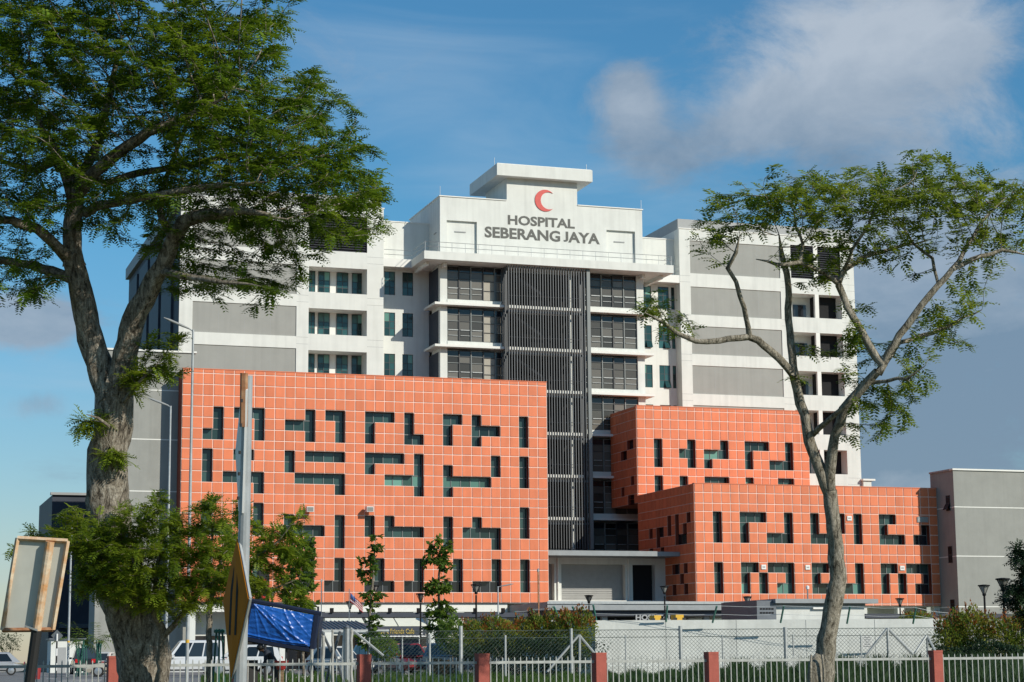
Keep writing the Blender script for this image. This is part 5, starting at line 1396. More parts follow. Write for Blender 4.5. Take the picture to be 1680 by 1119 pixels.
# ------------------------------------------------------------------ cars
def car(u, d, yaw_deg, paint, lb, L=4.4, W=1.75, Hh=1.45, suv=False, groupname='cars in the hospital car park', zoff=0.0):
    g = ground_at(u, d); p = Vector((g.x, g.y, g.z+.01+zoff))
    t = thing('parked_car', lb, 'car', p, R(yaw_deg), groupname, world=False)
    h2 = L/2; bl = .72 if not suv else .86
    # body: stations along the length, each with half width at sill, shoulder
    st = [(-h2, .42, .60, .78), (-h2+.12, .28, .66, .90), (-h2+.7, .22, bl+.10, .98), (-.6, .20, bl+.14, 1.0), (.6, .20, bl+.10, 1.0), (h2-.9, .22, bl+.03, .98), (h2-.25, .26, bl-.10, .90), (h2, .40, .60, .74)]
    if suv: st[0] = (-h2, .42, .95, .84); st[1] = (-h2+.08, .28, 1.02, .93); st[2] = (-h2+.5, .24, bl+.16, .98)
    b = MB(); w = W/2
    for x, zb_, zt2, k in st:
        b.v += [(x, -w*k*.94, zb_), (x, -w*k, (zb_+zt2)*.5), (x, -w*k*.97, zt2-.06), (x, -w*k*.86, zt2), (x, w*k*.86, zt2), (x, w*k*.97, zt2-.06), (x, w*k, (zb_+zt2)*.5), (x, w*k*.94, zb_)]
    ns = len(st)
    for i in range(ns-1):
        for k in range(8): b.f.append((i*8+k, i*8+(k+1) % 8, (i+1)*8+(k+1) % 8, (i+1)*8+k)); b.mi.append(0)
    b.f.append(tuple(range(8))); b.f.append(tuple(range((ns-1)*8, ns*8))[::-1]); b.mi += [0, 0]
    body = b.build('body', 'car_'+paint, t, smooth=False)
    # greenhouse
    xb0, xb1, xt0, xt1 = (-h2+.25, 1.05, -h2+.95, .25) if not suv else (-h2+.10, 1.15, -h2+.30, .40)
    zb2, zt2 = bl+.10, Hh
    wb, wt = w*.90, w*.70
    gh = MB(); gh.add([(xb0,-wb,zb2),(xb1,-wb,zb2),(xt1,-wt,zt2),(xt0,-wt,zt2),(xb0,wb,zb2),(xb1,wb,zb2),(xt1,wt,zt2),(xt0,wt,zt2)], [(0,1,2,3),(7,6,5,4),(3,2,6,7),(1,5,6,2),(4,0,3,7)])
    gh.add([(xt0,-wt,zt2),(xt1,-wt,zt2),(xt1-.08,-wt*.82,zt2+.05),(xt0+.08,-wt*.82,zt2+.05),(xt0,wt,zt2),(xt1,wt,zt2),(xt1-.08,wt*.82,zt2+.05),(xt0+.08,wt*.82,zt2+.05)], [(0,1,2,3),(7,6,5,4),(3,2,6,7),(1,5,6,2),(4,0,3,7)])
    gh.build('cabin', 'car_'+paint, t)
    def lerp3(A, B, C_, D_, s, q): return tuple((1-q)*((1-s)*A[k]+s*B[k])+q*((1-s)*D_[k]+s*C_[k]) for k in range(3))
    def pane(A, B, C_, D_, s0, s1, q0, q1, nrm_, nm):
        o_ = lambda s, q: tuple(np.array(lerp3(A, B, C_, D_, s, q))+np.array(nrm_)*.012)
        quad_plate(MB(), [o_(s0, q0), o_(s1, q0), o_(s1, q1), o_(s0, q1)], nrm_, .006).build(nm, 'car_glass', t)
    for s in (-1, 1):
        A_, B_, C_, D_ = (xb0, s*wb, zb2), (xb1, s*wb, zb2), (xt1, s*wt, zt2), (xt0, s*wt, zt2)
        for s0, s1 in ((.10, .38), (.41, .66), (.69, .94)) if suv else ((.16, .50), (.53, .90)):
            pane(A_, B_, C_, D_, s0, s1, .12, .90, (0, s*.97, .22), 'side_window')
        MB().box(xb1-.38, xb1-.18, s*(wb+.10)-.09, s*(wb+.10)+.09, zb2+.06, zb2+.19).build('mirror', 'car_'+paint, t)
        MB().box(-h2+1.0, h2-1.1, s*w*.985-.012, s*w*.985+.012, .30, .36).build('sill_trim', 'rubber', t)
    pane((xb1,-wb,zb2), (xb1,wb,zb2), (xt1,wt,zt2), (xt1,-wt,zt2), .07, .93, .08, .93, (.75, 0, .66), 'windscreen')
    pane((xb0,-wb,zb2), (xb0,wb,zb2), (xt0,wt,zt2), (xt0,-wt,zt2), .10, .90, .15, .90, (-.8, 0, .6), 'rear_window')
    wr_ = .31 if not suv else .36
    for x in (-h2+.85, h2-.85):
        for s in (-1, 1):
            ty = MB(); n = 18; y0, y1 = (s*w*.99, s*w*.78)
            ty.add([(x+wr_*math.cos(2*math.pi*k/n), y, wr_+wr_*math.sin(2*math.pi*k/n)) for y in (y0, y1) for k in range(n)], [tuple(range(n)), tuple(range(n, 2*n))[::-1]]+[(k, (k+1) % n, (k+1) % n+n, k+n) for k in range(n)])
            wh = ty.build('wheel', 'rubber', t)
            rm = MB(); rr = wr_*.66
            rm.add([(x+rr*math.cos(2*math.pi*k/n), y0+s*.012, wr_+rr*math.sin(2*math.pi*k/n)) for k in range(n)]+[(x, y0+s*.03, wr_)], [(k, (k+1) % n, n) for k in range(n)])
            rm.build('rim', 'alloy', wh)
    for s in (-1, 1):
        MB().box(h2-.10, h2+.005, s*w*.62-.17, s*w*.62+.17, .60, .72).build('headlight', 'lamp_glass', t)
        MB().box(-h2-.008, -h2+.06, s*w*.62-.16, s*w*.62+.16, .70 if not suv else .78, .86 if not suv else 1.02).build('tail_light', 'tail_red', t)
    MB().box(h2-.02, h2+.012, -.26, .26, .42, .54).build('number_plate', 'post_black', t)
    MB().box(-h2-.012, -h2+.02, -.26, .26, .52, .64).build('number_plate', 'sign_white', t)
    MB().box(h2-.03, h2+.01, -.55, .55, .56, .60).build('grille', 'post_black', t)
    return t
yw = -math.degrees(YAW)
car(-16, 128, yw+180+14, 'silver', 'silver sedan driving at the far left edge behind the fence')
car(138, 134, yw+105, 'black', 'black estate car parked beyond the far-left street light', L=4.6, Hh=1.72, suv=True)
car(203, 108, yw+180+10, 'beige', 'beige sedan parked against the big left trunk', Hh=1.5)
car(180, 146, yw+75, 'cream', 'cream car parked behind the beige sedan', Hh=1.5)
car(306, 112, yw+195, 'white', 'tall white van seen between the big trunk and the thin stem', L=4.4, W=1.8, Hh=1.95, suv=True)
car(398, 104, yw+188, 'white', 'white hatchback behind the diamond sign post and the tarp', L=4.2, Hh=1.6, suv=True)
car(556, 112, yw-40, 'cream', 'white sedan behind the concrete stakes right of the tarp', Hh=1.55)
car(612, 118, yw-62, 'blue', 'dark blue car beside the red car below the cafe board', Hh=1.7)
car(668, 106, yw-68, 'red', 'dark red car facing the fence below the cafe board', L=4.4, Hh=1.62, suv=True)
car(716, 112, yw-75, 'white', 'white car by the white column at the green tree props', Hh=1.5)
car(750, 103, yw-50, 'blue', 'dark blue hatchback next to the chain-link post by the hedge', L=4.1, Hh=1.62, suv=True)
# yellow machine heads above the wall
for u, v, w_, lb in ((1075, 1014, 12, 'yellow digger arm end showing above the white wall, the left one'), (1111, 1013, 14, 'yellow machine cab top showing above the white wall, the right one')):
    D = 120.0; p = at_d(u, v, D); q = w_*D/FPX/2
    t = thing('site_machine', lb, 'machine', (float(p[0]), float(p[1]), 0))
    MB().box(p[0]-q, p[0]+q, p[1]-.4, p[1]+.4, p[2]-.22, p[2]+.16).build('hood', 'yellow_plastic', t)
    MB().box(p[0]-q*.8, p[0]+q*.2, p[1]-.35, p[1]+.35, .3, p[2]-.2).build('body', 'yellow_plastic', t)
    for s in (-.3, .3): MB().box(p[0]+s-.12, p[0]+s+.12, p[1]-.42, p[1]-.405, p[2]-.15, p[2]-.02).build('vent', 'post_black', t)
    for s in (-.5, .5): MB().tube([(p[0]+s, p[1]-.45, .28), (p[0]+s, p[1]+.45, .28)], .28, 12).build('wheel', 'rubber', t)
# red litter bin by the drive
D = 96.0; p = ground_at(61, D)
t = thing('litter_bin', 'small red bin on the asphalt behind the leaning sign post', 'bin', p)
MB().lathe([(.16, 0), (.20, .55), (.21, .56), (.21, .60)], tuple(p), 12).build('body', 'plastic_red', t)
MB().lathe([(.22, .60), (.20, .66), (.02, .70)], tuple(p), 12).build('lid', 'plastic_red', t)
# green tree guards
for u, d, v0, lb in ((718, 104, 1047, 'green timber tree guard in front of the white column'), (139, 122, 1058, 'green timber tree guard left of the big trunk, the left one'), (162, 122, 1056, 'green timber tree guard left of the big trunk, the right one'), (360, 61, 1032, 'green timber tree guard round the thin pale stem')):
    c = at_d(u, v0, d); g = ground_at(u, d)
    t = thing('tree_guard', lb, 'tree guard', (float(c[0]), float(c[1]), g.z))
    hh = float(c[2])-g.z
    for a in (20, 140, 260):
        MB().tube([(c[0]+.24*math.cos(R(a)), c[1]+.24*math.sin(R(a)), g.z), (c[0]+.1*math.cos(R(a)), c[1]+.1*math.sin(R(a)), c[2])], .032, 6).build('prop', 'prop_green', t)
    MB().lathe([(.16, 0), (.18, .05), (.16, .1)], (c[0], c[1], c[2]-.12), 8).build('collar', 'prop_green', t)
# ------------------------------------------------------------------ vegetation
def rvec(n): 
    v = rng.normal(size=(n, 3)); return v/np.linalg.norm(v, axis=1)[:, None]
def pinnate(P, T, Nn, size, pairs=6, wid=.30, spread=1.05):
    """compound leaves: P bases, T directions, Nn upward normals (n,3); returns vertices and quads, one diamond per leaflet"""
    n = len(P); S = np.cross(Nn, T); S /= np.linalg.norm(S, axis=1)[:, None]
    vs = []; 
    for k in range(pairs):
        f = (k+.7)/pairs
        ln = size*(.46-.22*abs(f-.45)-.10*f)
        droop = -.22*f*f
        base = P+T*(size*f)[:, None]+Nn*(size*droop)[:, None]
        for sg in (-1, 1):
            dv = T*math.cos(spread)+S*(sg*math.sin(spread))+Nn*rng.uniform(-.35, .12, n)[:, None]
            dv /= np.linalg.norm(dv, axis=1)[:, None]
            wv = np.cross(dv, Nn); wv /= np.linalg.norm(wv, axis=1)[:, None]
            tip = base+dv*ln[:, None]; mid = base+dv*(ln*.45)[:, None]
            w2 = (ln*wid*.5)[:, None]
            vs.append(np.stack([base, mid+wv*w2, tip, mid-wv*w2], 1))
    V = np.concatenate(vs, 0).reshape(-1, 3)
    F_ = np.arange(len(V)).reshape(-1, 4)
    return V, F_
def simple_leaves(P, T, Nn, size, wid=.5):
    S = np.cross(Nn, T); S /= np.linalg.norm(S, axis=1)[:, None]
    s = size[:, None]
    V = np.stack([P, P+T*s*.45+S*s*wid*.5, P+T*s-Nn*s*.12, P+T*s*.45-S*s*wid*.5], 1).reshape(-1, 3)
    return V, np.arange(len(V)).reshape(-1, 4)
def crown_points(ells, d0):
    """attraction points in ellipsoids given as (u, v, ru, rv, depth half-size m, count, depth offset)"""
    out = []
    for e in ells:
        u, v, ru, rv, rd, n = e[:6]; do = e[6] if len(e) > 6 else 0.0
        q = rvec(n)*(rng.random(n)**(1/2.4))[:, None]
        for a in q: out.append(at_d(u+a[0]*ru, v+a[1]*rv, d0+do+a[2]*rd))
    return np.array(out)
def grow(limbs, pts, step=.30, kill=.42, infl=3.2, maxit=70, droop=0.0):
    """limbs: list of (points (m), radii (m), parent limb index or None).  returns node arrays"""
    pos = []; par = []; rad = []; fixed = []
    limb_nodes = []
    for P, r_, pi in limbs:
        P = [np.array(p, float) for p in P]; idx = []
        prev = -1
        if pi is not None:
            cand = limb_nodes[pi]; dd = [np.linalg.norm(pos[i]-P[0]) for i in cand]; prev = cand[int(np.argmin(dd))]
        for k in range(len(P)-1):
            Ls = np.linalg.norm(P[k+1]-P[k]); n = max(1, int(Ls/step))
            for q in range(n+(1 if k == len(P)-2 else 0)):
                f = q/n
                pos.append(P[k]*(1-f)+P[k+1]*f+rng.normal(size=3)*.012); par.append(prev); rad.append(r_[k]*(1-f)+r_[k+1]*f); fixed.append(True)
                prev = len(pos)-1; idx.append(prev)
        limb_nodes.append(idx)
    A = pts.copy(); pos = [np.array(p) for p in pos]
    near = np.full(len(A), -1); nd = np.full(len(A), 1e9)
    def upd(i0):
        for i in range(i0, len(pos)):
            d_ = np.linalg.norm(A-pos[i], axis=1); m = d_ < nd; nd[m] = d_[m]; near[m] = i
    upd(0)
    for it in range(maxit):
        if not len(A): break
        act = nd < infl*(1 if it > 3 else 3)
        if not act.any(): break
        new = []
        dirs = {}
        for a, i, d_ in zip(A[act], near[act], nd[act]):
            dirs.setdefault(i, []).append((a-pos[i])/max(d_, 1e-6))
        for i, dl in dirs.items():
            dv = np.sum(dl, 0)+rng.normal(size=3)*.22
            if fixed[i] is False and par[i] >= 0: 
                bd = pos[i]-pos[par[i]]; dv = dv/np.linalg.norm(dv)+.5*bd/np.linalg.norm(bd)
            dv[2] -= droop
            dv /= np.linalg.norm(dv)
            new.append((i, pos[i]+dv*step*rng.uniform(.85, 1.1)))
        i0 = len(pos)
        for i, p in new: pos.append(p); par.append(i); rad.append(0.0); fixed.append(False)
        upd(i0)
        keep = nd > kill
        A = A[keep]; near = near[keep]; nd = nd[keep]
    pos = np.array(pos); par = np.array(par); rad = np.array(rad); fixed = np.array(fixed)
    # pipe-model radii for grown nodes
    ch = [[] for _ in pos]
    for i, p in enumerate(par):
        if p >= 0: ch[p].append(i)
    acc = np.zeros(len(pos))
    for i in range(len(pos)-1, -1, -1):
        if not fixed[i]:
            acc[i] = max(acc[i], .0065**2.35)
            if not fixed[par[i]]: acc[par[i]] += acc[i]
    for i in range(len(pos)):
        if not fixed[i]:
            r_ = acc[i]**(1/2.35); rad[i] = min(r_, rad[par[i]]*.92+.002)
    return pos, par, rad, fixed, ch, limb_nodes
def branch_mesh(pos, par, rad, fixed, ch, limb_nodes, m, knob=.07):
    V = []; Fq = []
    def ring_tube(ids, n):
        o = len(V); P = pos[ids]; 
        prev_a = None
        for k, i in enumerate(ids):
            tv = P[min(k+1, len(ids)-1)]-P[max(k-1, 0)]; tv = tv/max(1e-9, np.linalg.norm(tv))
            a = np.array([.9, .3, .1]) if prev_a is None else prev_a
            a = a-tv*np.dot(a, tv)
            if np.linalg.norm(a) < .1: a = np.cross(tv, [0, 1, .2])
            a /= np.linalg.norm(a); prev_a = a; b_ = np.cross(tv, a)
            r_ = rad[i]
            for q in range(n):
                an = 2*math.pi*q/n
                rr = r_*(1+(knob*math.sin(3*an+pos[i][2]*2.3)+knob*math.sin(5*an-pos[i][2]*3.7+pos[i][0]*5)+rng.normal()*knob*.35 if n > 6 else 0))
                V.append(pos[i]+(a*math.cos(an)+b_*math.sin(an))*rr)
        for k in range(len(ids)-1):
            for q in range(n): Fq.append((o+k*n+q, o+k*n+(q+1) % n, o+(k+1)*n+(q+1) % n, o+(k+1)*n+q))
    for ids in limb_nodes:
        l = list(ids)
        if par[l[0]] >= 0: l = [par[l[0]]]+l
        # first ring of a side limb takes its own radius
        ring_tube_r = rad[l[0]]
        if par[ids[0]] >= 0: rad[l[0]] = rad[ids[0]]*1.15
        ring_tube(np.array(l), 14 if rad[ids[0]] > .05 else 8)
        rad[l[0]] = ring_tube_r
    done = set()
    for i in range(len(pos)):
        if fixed[i] or i in done: continue
        p = par[i]
        # start of a chain: parent fixed or i is not the thickest child
        if not fixed[p]:
            best = max(ch[p], key=lambda c: rad[c])
            if best == i: continue
        chain = [i]; done.add(i)
        while ch[chain[-1]]:
            c = max(ch[chain[-1]], key=lambda q: rad[q]); chain.append(c); done.add(c)
        r0 = rad[p]; rad[p] = rad[i]
        ring_tube(np.array([p]+chain), 6 if rad[i] > .02 else 4)
        rad[p] = r0
    return fast_mesh('trunk', np.array(V), np.array(Fq), [m], smooth=True)
def leaf_sites(pos, par, rad, fixed, ch, thr=.011, per=(2, 4)):
    P = []; D_ = []
    for i in range(len(pos)):
        if fixed[i] or rad[i] > thr: continue
        tip = not ch[i]
        n = rng.integers(per[0], per[1]+1)+(2 if tip else 0)
        bd = pos[i]-pos[par[i]]; bd /= max(1e-9, np.linalg.norm(bd))
        for k in range(n):
            P.append(pos[i]-bd*rng.uniform(0, .25)); D_.append(bd)
    return np.array(P), np.array(D_)
def make_tree(name, label, limbs, ells, d0, bark, leafm, leaf, base, group=None, kill=.42, step=.30, infl=3.2, thr=.011, per=(2, 4), flat=.75, droop=0.0, keep=1.0, layer=0.0):
    pts = crown_points(ells, d0)
    if layer:
        off = .45*np.sin(pts[:, 0]*.9)+.45*np.sin(pts[:, 1]*1.1+1)+.3*np.sin(pts[:, 0]*2.1+pts[:, 1])
        pts[:, 2] = np.round((pts[:, 2]+off)/layer)*layer-off+rng.normal(size=len(pts))*layer*.11
    g_ = grow(limbs, pts, step, kill, infl, droop=droop)
    pos, par, rad, fixed, ch, ln = g_
    t = thing(name, label, 'tree' if 'tree' in name else 'shrub', base, group=group)
    me = branch_mesh(pos, par, rad, fixed, ch, ln, bark)
    me.transform(Matrix.Translation([-x for x in base]))
    link('trunk', me, t)
    P, Dv = leaf_sites(pos, par, rad, fixed, ch, thr, per)
    if keep < 1: 
        m = rng.random(len(P)) < keep; P, Dv = P[m], Dv[m]
    n = len(P)
    T = Dv+rvec(n)*1.0; T[:, 2] *= (1-flat*.8); T[:, 2] -= .10
    T /= np.linalg.norm(T, axis=1)[:, None]
    Nn = rvec(n)*(1-flat)*.9+np.array([0, 0, 1.0]); Nn -= T*np.sum(Nn*T, 1)[:, None]; Nn /= np.linalg.norm(Nn, axis=1)[:, None]
    size = leaf['size']*rng.uniform(.7, 1.25, n)
    if leaf['kind'] == 'pinnate': V, Fq = pinnate(P, T, Nn, size, leaf.get('pairs', 6), leaf.get('wid', .3))
    else: V, Fq = simple_leaves(P, T, Nn, size, leaf.get('wid', .5))
    V = V-np.array(base)
    link('crown', fast_mesh('crown', V, Fq, [leafm]), t)
    return t, n, len(pos)
def limb(d0, pts, parent=None, k=1.0):
    """pts: (u, v, radius px, depth offset m)"""
    P = [at_d(u, v, d0+(o[0] if o else 0)) for u, v, r_, *o in pts]
    rr = [r_*d0/FPX*k for _, _, r_, *o in pts]
    if pts[-1][2] < 4.6: rr[-1] *= .30                  # free ends taper out
    return (P, rr, parent)

# --- big rain tree on the left, in front of the fence
D = 45.0
LL = [limb(D, [(232,1180,46),(236,1119,41),(232,1060,44),(210,980,43),(186,900,37),(175,820,35),(180,740,31),(186,680,30),(188,630,30)]),
      limb(D, [(184,650,27),(165,600,22),(150,555,20.5),(138,500,19),(127,455,17.5),(118,418,16)], 0),
      limb(D, [(194,640,24),(205,580,20,-.2),(221,525,18,-.4),(246,475,16,-.6),(268,435,14,-.8),(283,395,12,-1.0),(300,362,12,-1.2),(345,352,9,-1.6),(400,345,6,-2.0),(470,360,4,-2.2)], 0),
      limb(D, [(120,430,16),(119,390,15,.2),(124,340,14,.3),(117,302,13,.4),(98,262,9,.6),(70,215,6,.9),(50,160,4,1.2)], 1),
      limb(D, [(122,330,10,.3),(150,288,10,-.2),(195,250,9,-.6),(242,218,8,-1.0),(300,195,6,-1.3),(370,160,4,-1.6)], 3),
      limb(D, [(116,425,12),(95,405,9,-.3),(60,375,8,-.7),(20,362,7,-1.0),(-40,360,4,-1.2)], 1),
      limb(D, [(112,455,9),(85,444,8,.4),(40,432,7,.8),(-10,425,6,1.0)], 1),
      limb(D, [(140,350,8,.1),(165,335,7,-.6),(215,327,7,-1.2),(250,320,6,-1.6),(345,305,5,-2.0),(440,300,3,-2.3)], 3),
      limb(D, [(124,340,9,.3),(135,285,8,1.0),(165,225,7,1.6),(180,150,6,2.0),(200,60,4,2.4)], 3),
      limb(D, [(150,288,7,-.2),(170,300,6,.6),(225,285,6,1.3),(300,270,5,1.8),(390,255,4,2.2),(480,250,3,2.4)], 4),
      limb(D, [(98,262,6,.6),(60,280,5,1.2),(20,270,4,1.6),(-40,240,3,2.0)], 3),
      limb(D, [(262,445,6,-.8),(300,452,5,-1.6),(350,460,4,-2.2),(420,468,3,-2.6)], 2),
      limb(D, [(283,395,6,-1.0),(262,350,5,-.2),(272,290,4,.8),(300,220,3.5,1.8),(330,120,3,2.4),(350,20,2,2.8)], 2)]
LE = [(a, b_, c, e, f_, int(n*2.25)) for a, b_, c, e, f_, n in [(150,60,300,170,4.6,560), (330,140,150,120,4.2,440), (450,240,140,85,3.8,460), (550,310,85,60,3.0,270), (50,200,190,95,4.5,240), (440,360,140,45,3.0,160), (410,450,105,32,1.8,70), (30,330,120,60,3.4,60),
      (230,330,150,60,3.8,70), (40,452,75,32,2.2,40), (598,300,40,34,1.8,50), (240,-110,290,110,4.5,240), (300,400,60,50,2.0,40), (590,365,45,28,1.6,40), (-80,80,140,150,4,160), (430,60,50,60,2.5,70), (500,160,60,50,2.5,80),
      (560,240,60,35,2.2,60), (360,300,120,60,3.2,120)]]
base = tuple(map(float, (at_d(234, 1119, D)[0], at_d(234, 1119, D)[1], -.75)))
rt1 = make_tree('rain_tree', 'huge spreading feathery-leaved tree with thick pale trunk at the left', LL, LE, D, 'bark_rain', 'leaf_rain', {'kind': 'pinnate', 'size': .34, 'pairs': 6, 'wid': .36}, base, kill=.32, step=.25, infl=4.0, thr=.015, per=(3, 5), flat=.86, layer=.66)
print('left tree', rt1[1:], )
# --- leaning tree on the right
D = 43.0
RL = [limb(D, [(1345,1190,22),(1352,1119,19),(1356,1050,17),(1366,1000,16.5),(1375,950,15.5),(1373,900,14.5),(1366,850,13),(1360,805,13)]),
      limb(D, [(1360,812,11),(1346,778,11),(1333,740,10.5),(1324,705,9.5),(1314,660,9),(1304,620,8.5)], 0),
      limb(D, [(1304,622,7.5),(1297,565,7,.2),(1294,505,6.5,.4),(1291,450,6,.5),(1284,425,5.5,.5),(1278,385,4,.7)], 1),
      limb(D, [(1302,618,7.5),(1278,588,7,-.2),(1243,558,6.5,-.4),(1228,552,6,-.4),(1180,558,5.5,-.6),(1140,560,4.5,-.7),(1112,548,4,-.8),(1085,528,3,-.9),(1060,512,2.2,-1)], 1),
      limb(D, [(1230,552,5,-.4),(1222,505,4.5,-.6),(1207,462,4,-.8),(1195,440,4,-.9),(1208,415,3.5,-1.0),(1215,385,2.5,-1.1)], 3),
      limb(D, [(1362,805,10),(1364,760,9.5,-.1),(1370,715,9,-.2),(1385,672,9,-.4),(1412,640,8.5,-.6),(1440,612,8,-.8)], 0),
      limb(D, [(1442,612,8,-.8),(1447,600,8,-.8),(1425,565,7,-.7),(1400,522,6.5,-.6),(1384,490,6,-.5),(1376,465,6,-.5)], 5),
      limb(D, [(1376,466,4.5,-.5),(1345,442,4,-.7),(1312,430,4,-.9),(1275,434,3.5,-1.1),(1240,425,2.5,-1.3)], 6),
      limb(D, [(1378,462,4.5,-.5),(1384,445,4.5,-.3),(1415,423,4,.2),(1460,410,3.5,.6),(1530,392,2.5,1.0)], 6),
      limb(D, [(1440,612,7,-.8),(1475,550,6.5,-.9),(1512,500,6,-1),(1540,468,5.5,-1),(1562,442,5,-1),(1592,426,4.5,-.9),(1645,410,3.5,-.8),(1690,420,2.5,-.8)], 5),
      limb(D, [(1565,440,4.5,-1),(1585,405,4,-.6),(1612,362,3,-.2),(1650,325,2.5,.1)], 9),
      limb(D, [(1450,600,4.5,-.8),(1475,562,4,-.2),(1530,545,4,.2),(1570,528,3.5,.5),(1610,508,2.5,.7)], 9),
      limb(D, [(1425,628,4,-.6),(1455,625,3.5,-.9),(1488,622,3,-1.2),(1518,600,2.2,-1.4)], 5),
      limb(D, [(1334,712,5.5),(1358,692,5,-.5),(1385,668,4,-.9),(1405,640,3,-1.1)], 1),
      limb(D, [(1312,430,3,-.9),(1318,400,3,-.6),(1305,370,2.5,-.3),(1298,330,2,0)], 7),
      limb(D, [(1384,445,3.2,-.3),(1400,410,3,-.6),(1425,370,2.5,-.9),(1440,330,2,-1)], 8),
      limb(D, [(1540,468,3,-1),(1530,425,3,-.5),(1500,400,2.5,-.2),(1480,370,2,.1)], 9)]
RL = [(P_, [x*.88 for x in r_], q_) for P_, r_, q_ in RL]
RE = [(a, b_, c, e, f_, int(n*1.65)) for a, b_, c, e, f_, n in [(1215,350,75,36,1.7,70), (1320,325,95,48,2.2,150), (1425,325,120,50,2.3,190), (1530,318,100,48,2.2,160), (1625,330,85,50,2.0,130), (1470,410,80,28,1.6,26), (1640,395,50,35,1.6,26), (1540,540,62,34,1.4,34), (1440,680,58,46,1.2,44), (1085,512,50,30,1.2,32),
      (1375,405,70,30,1.6,36), (1585,500,45,30,1.2,20), (1170,385,40,28,1.3,20), (1400,560,40,60,1.2,26), (1320,585,26,26,.8,6), (1500,640,45,30,1.0,14), (1395,590,30,40,1,16), (1510,270,40,18,1.2,24), (1330,440,50,30,1.3,16)]]
base = tuple(map(float, (at_d(1350, 1119, D)[0], at_d(1350, 1119, D)[1], -.75)))
rt2 = make_tree('leaning_tree', 'slender grey leaning tree with open airy crown at the right', RL, RE, D, 'bark_grey', 'leaf_airy', {'kind': 'pinnate', 'size': .31, 'pairs': 5, 'wid': .42}, base, kill=.28, step=.22, infl=4.0, thr=.0115, per=(3, 4), flat=.78, layer=.5)
print('right tree', rt2[1:])
# broken stump growing against its foot
t = thing('tree_stump', 'split grey stump leaning against the foot of the leaning tree', 'stump', tuple(map(float, (at_d(1336, 1119, D)[0], at_d(1336, 1119, D)[1], -.75))))
P = [at_d(1340,1190,D-.25), at_d(1339,1140,D-.25), at_d(1337,1110,D-.25), at_d(1338,1088,D-.22), at_d(1342,1073,D-.18)]
MB().tube([tuple(p) for p in P], [.24, .20, .17, .15, .06], 12).build('wood', 'bark_grey', t, smooth=True)
for u0, u1 in ((1349, 1352), (1331, 1330)):
    MB().tube([tuple(at_d(u0, 1074, D-.42)), tuple(at_d(u1, 1100, D-.45)), tuple(at_d(u1, 1180, D-.45))], [.02, .035, .04], 6).build('dead_root', 'bark_grey', t, smooth=True)

# --- bushy growth round the foot of the big trunk
D = 43.6
SL = [limb(D, [(262,1130,9,.6),(268,1040,7,.3),(240,960,5,.1),(200,890,3,0)]), limb(D, [(268,1045,5,.3),(320,985,4,0),(345,920,3,-.1),(352,850,2,-.2)], 0), limb(D, [(250,990,4,.1),(260,920,3,-.3),(275,850,2,-.4)], 0),
      limb(D, [(225,940,3,0),(160,900,2.5,.1),(110,890,2,.3),(70,895,1.4,.4)], 0), limb(D, [(330,970,3,0),(375,940,2.2,0),(400,900,1.6,0)], 1)]
SE = [(250,925,125,85,1.6,520), (330,900,62,75,1.2,260), (170,890,60,50,1.0,160), (75,885,45,28,.6,30), (300,975,80,40,1.0,120), (230,850,70,30,.9,80), (340,830,30,20,.6,26), (200,960,50,35,.9,70), (380,950,28,40,.6,50), (35,905,24,22,.4,8), (270,805,25,18,.5,10), (130,885,45,38,.8,110), (150,945,35,40,.7,90), (120,840,30,18,.5,24)]
base = tuple(map(float, (at_d(262, 1119, D+.6)[0], at_d(262, 1119, D+.6)[1], -.75)))
make_tree('feathery_shrub', 'dense bushy feathery shrub around the foot of the huge left trunk', SL, SE, D, 'bark_thin', 'leaf_bush', {'kind': 'pinnate', 'size': .27, 'pairs': 6, 'wid': .34}, base, kill=.20, step=.16, infl=2.2, thr=.02, per=(5, 7), flat=.6)
# sprays sprouting from the trunk itself
D = 44.4
for pts, ells, lb in (([(205,660,4,.1),(225,630,3,-.2),(255,600,2,-.4)], [(255,600,45,30,.5,34), (225,625,30,25,.4,16), (275,560,40,16,.4,14)], 'leafy sprout on the right of the trunk fork of the huge tree'),
                      ([(178,700,3,-.6),(160,685,2.2,-.9),(140,680,1.5,-1)], [(150,685,28,18,.3,12), (190,745,20,20,.3,8), (135,700,18,18,.3,5)], 'small leafy sprout on the left of the huge trunk')):
    b0 = at_d(pts[0][0], pts[0][1], D)
    make_tree('trunk_shrub', lb, [limb(D, pts)], ells, D, 'bark_thin', 'leaf_bush', {'kind': 'pinnate', 'size': .34, 'pairs': 7, 'wid': .32}, tuple(map(float, b0)), kill=.16, step=.14, infl=2, thr=.012, per=(3, 5), flat=.6)
# --- planted tree with pale thin stem
D = 61.0
ML = [limb(D, [(345,1150,5.5),(343,1080,5),(342,1010,4.6),(352,950,4),(372,900,3)]), limb(D, [(344,985,3),(400,975,2.5,-.2),(450,965,1.8,-.3),(490,950,1.2,-.4)], 0), limb(D, [(352,950,2.5),(410,920,2.2,-.3),(455,890,1.6,-.4),(478,860,1.2,-.5)], 0)]
ME = [(400,900,50,48,1.2,120), (455,900,45,40,1.0,90), (478,862,30,22,.6,30), (430,960,45,28,.9,60), (395,840,28,16,.7,20), (492,985,22,34,.5,40), (370,960,40,40,.9,50), (500,910,20,20,.5,14)]
base = tuple(map(float, ground_at(345, D)))
make_tree('stem_tree', 'planted tree with thin pale stem and loose crown beside the yellow diamond sign', ML, ME, D, 'bark_thin', 'leaf_bush', {'kind': 'pinnate', 'size': .34, 'pairs': 6, 'wid': .4}, base, kill=.26, step=.22, infl=3, thr=.02, per=(5, 7), flat=.5)
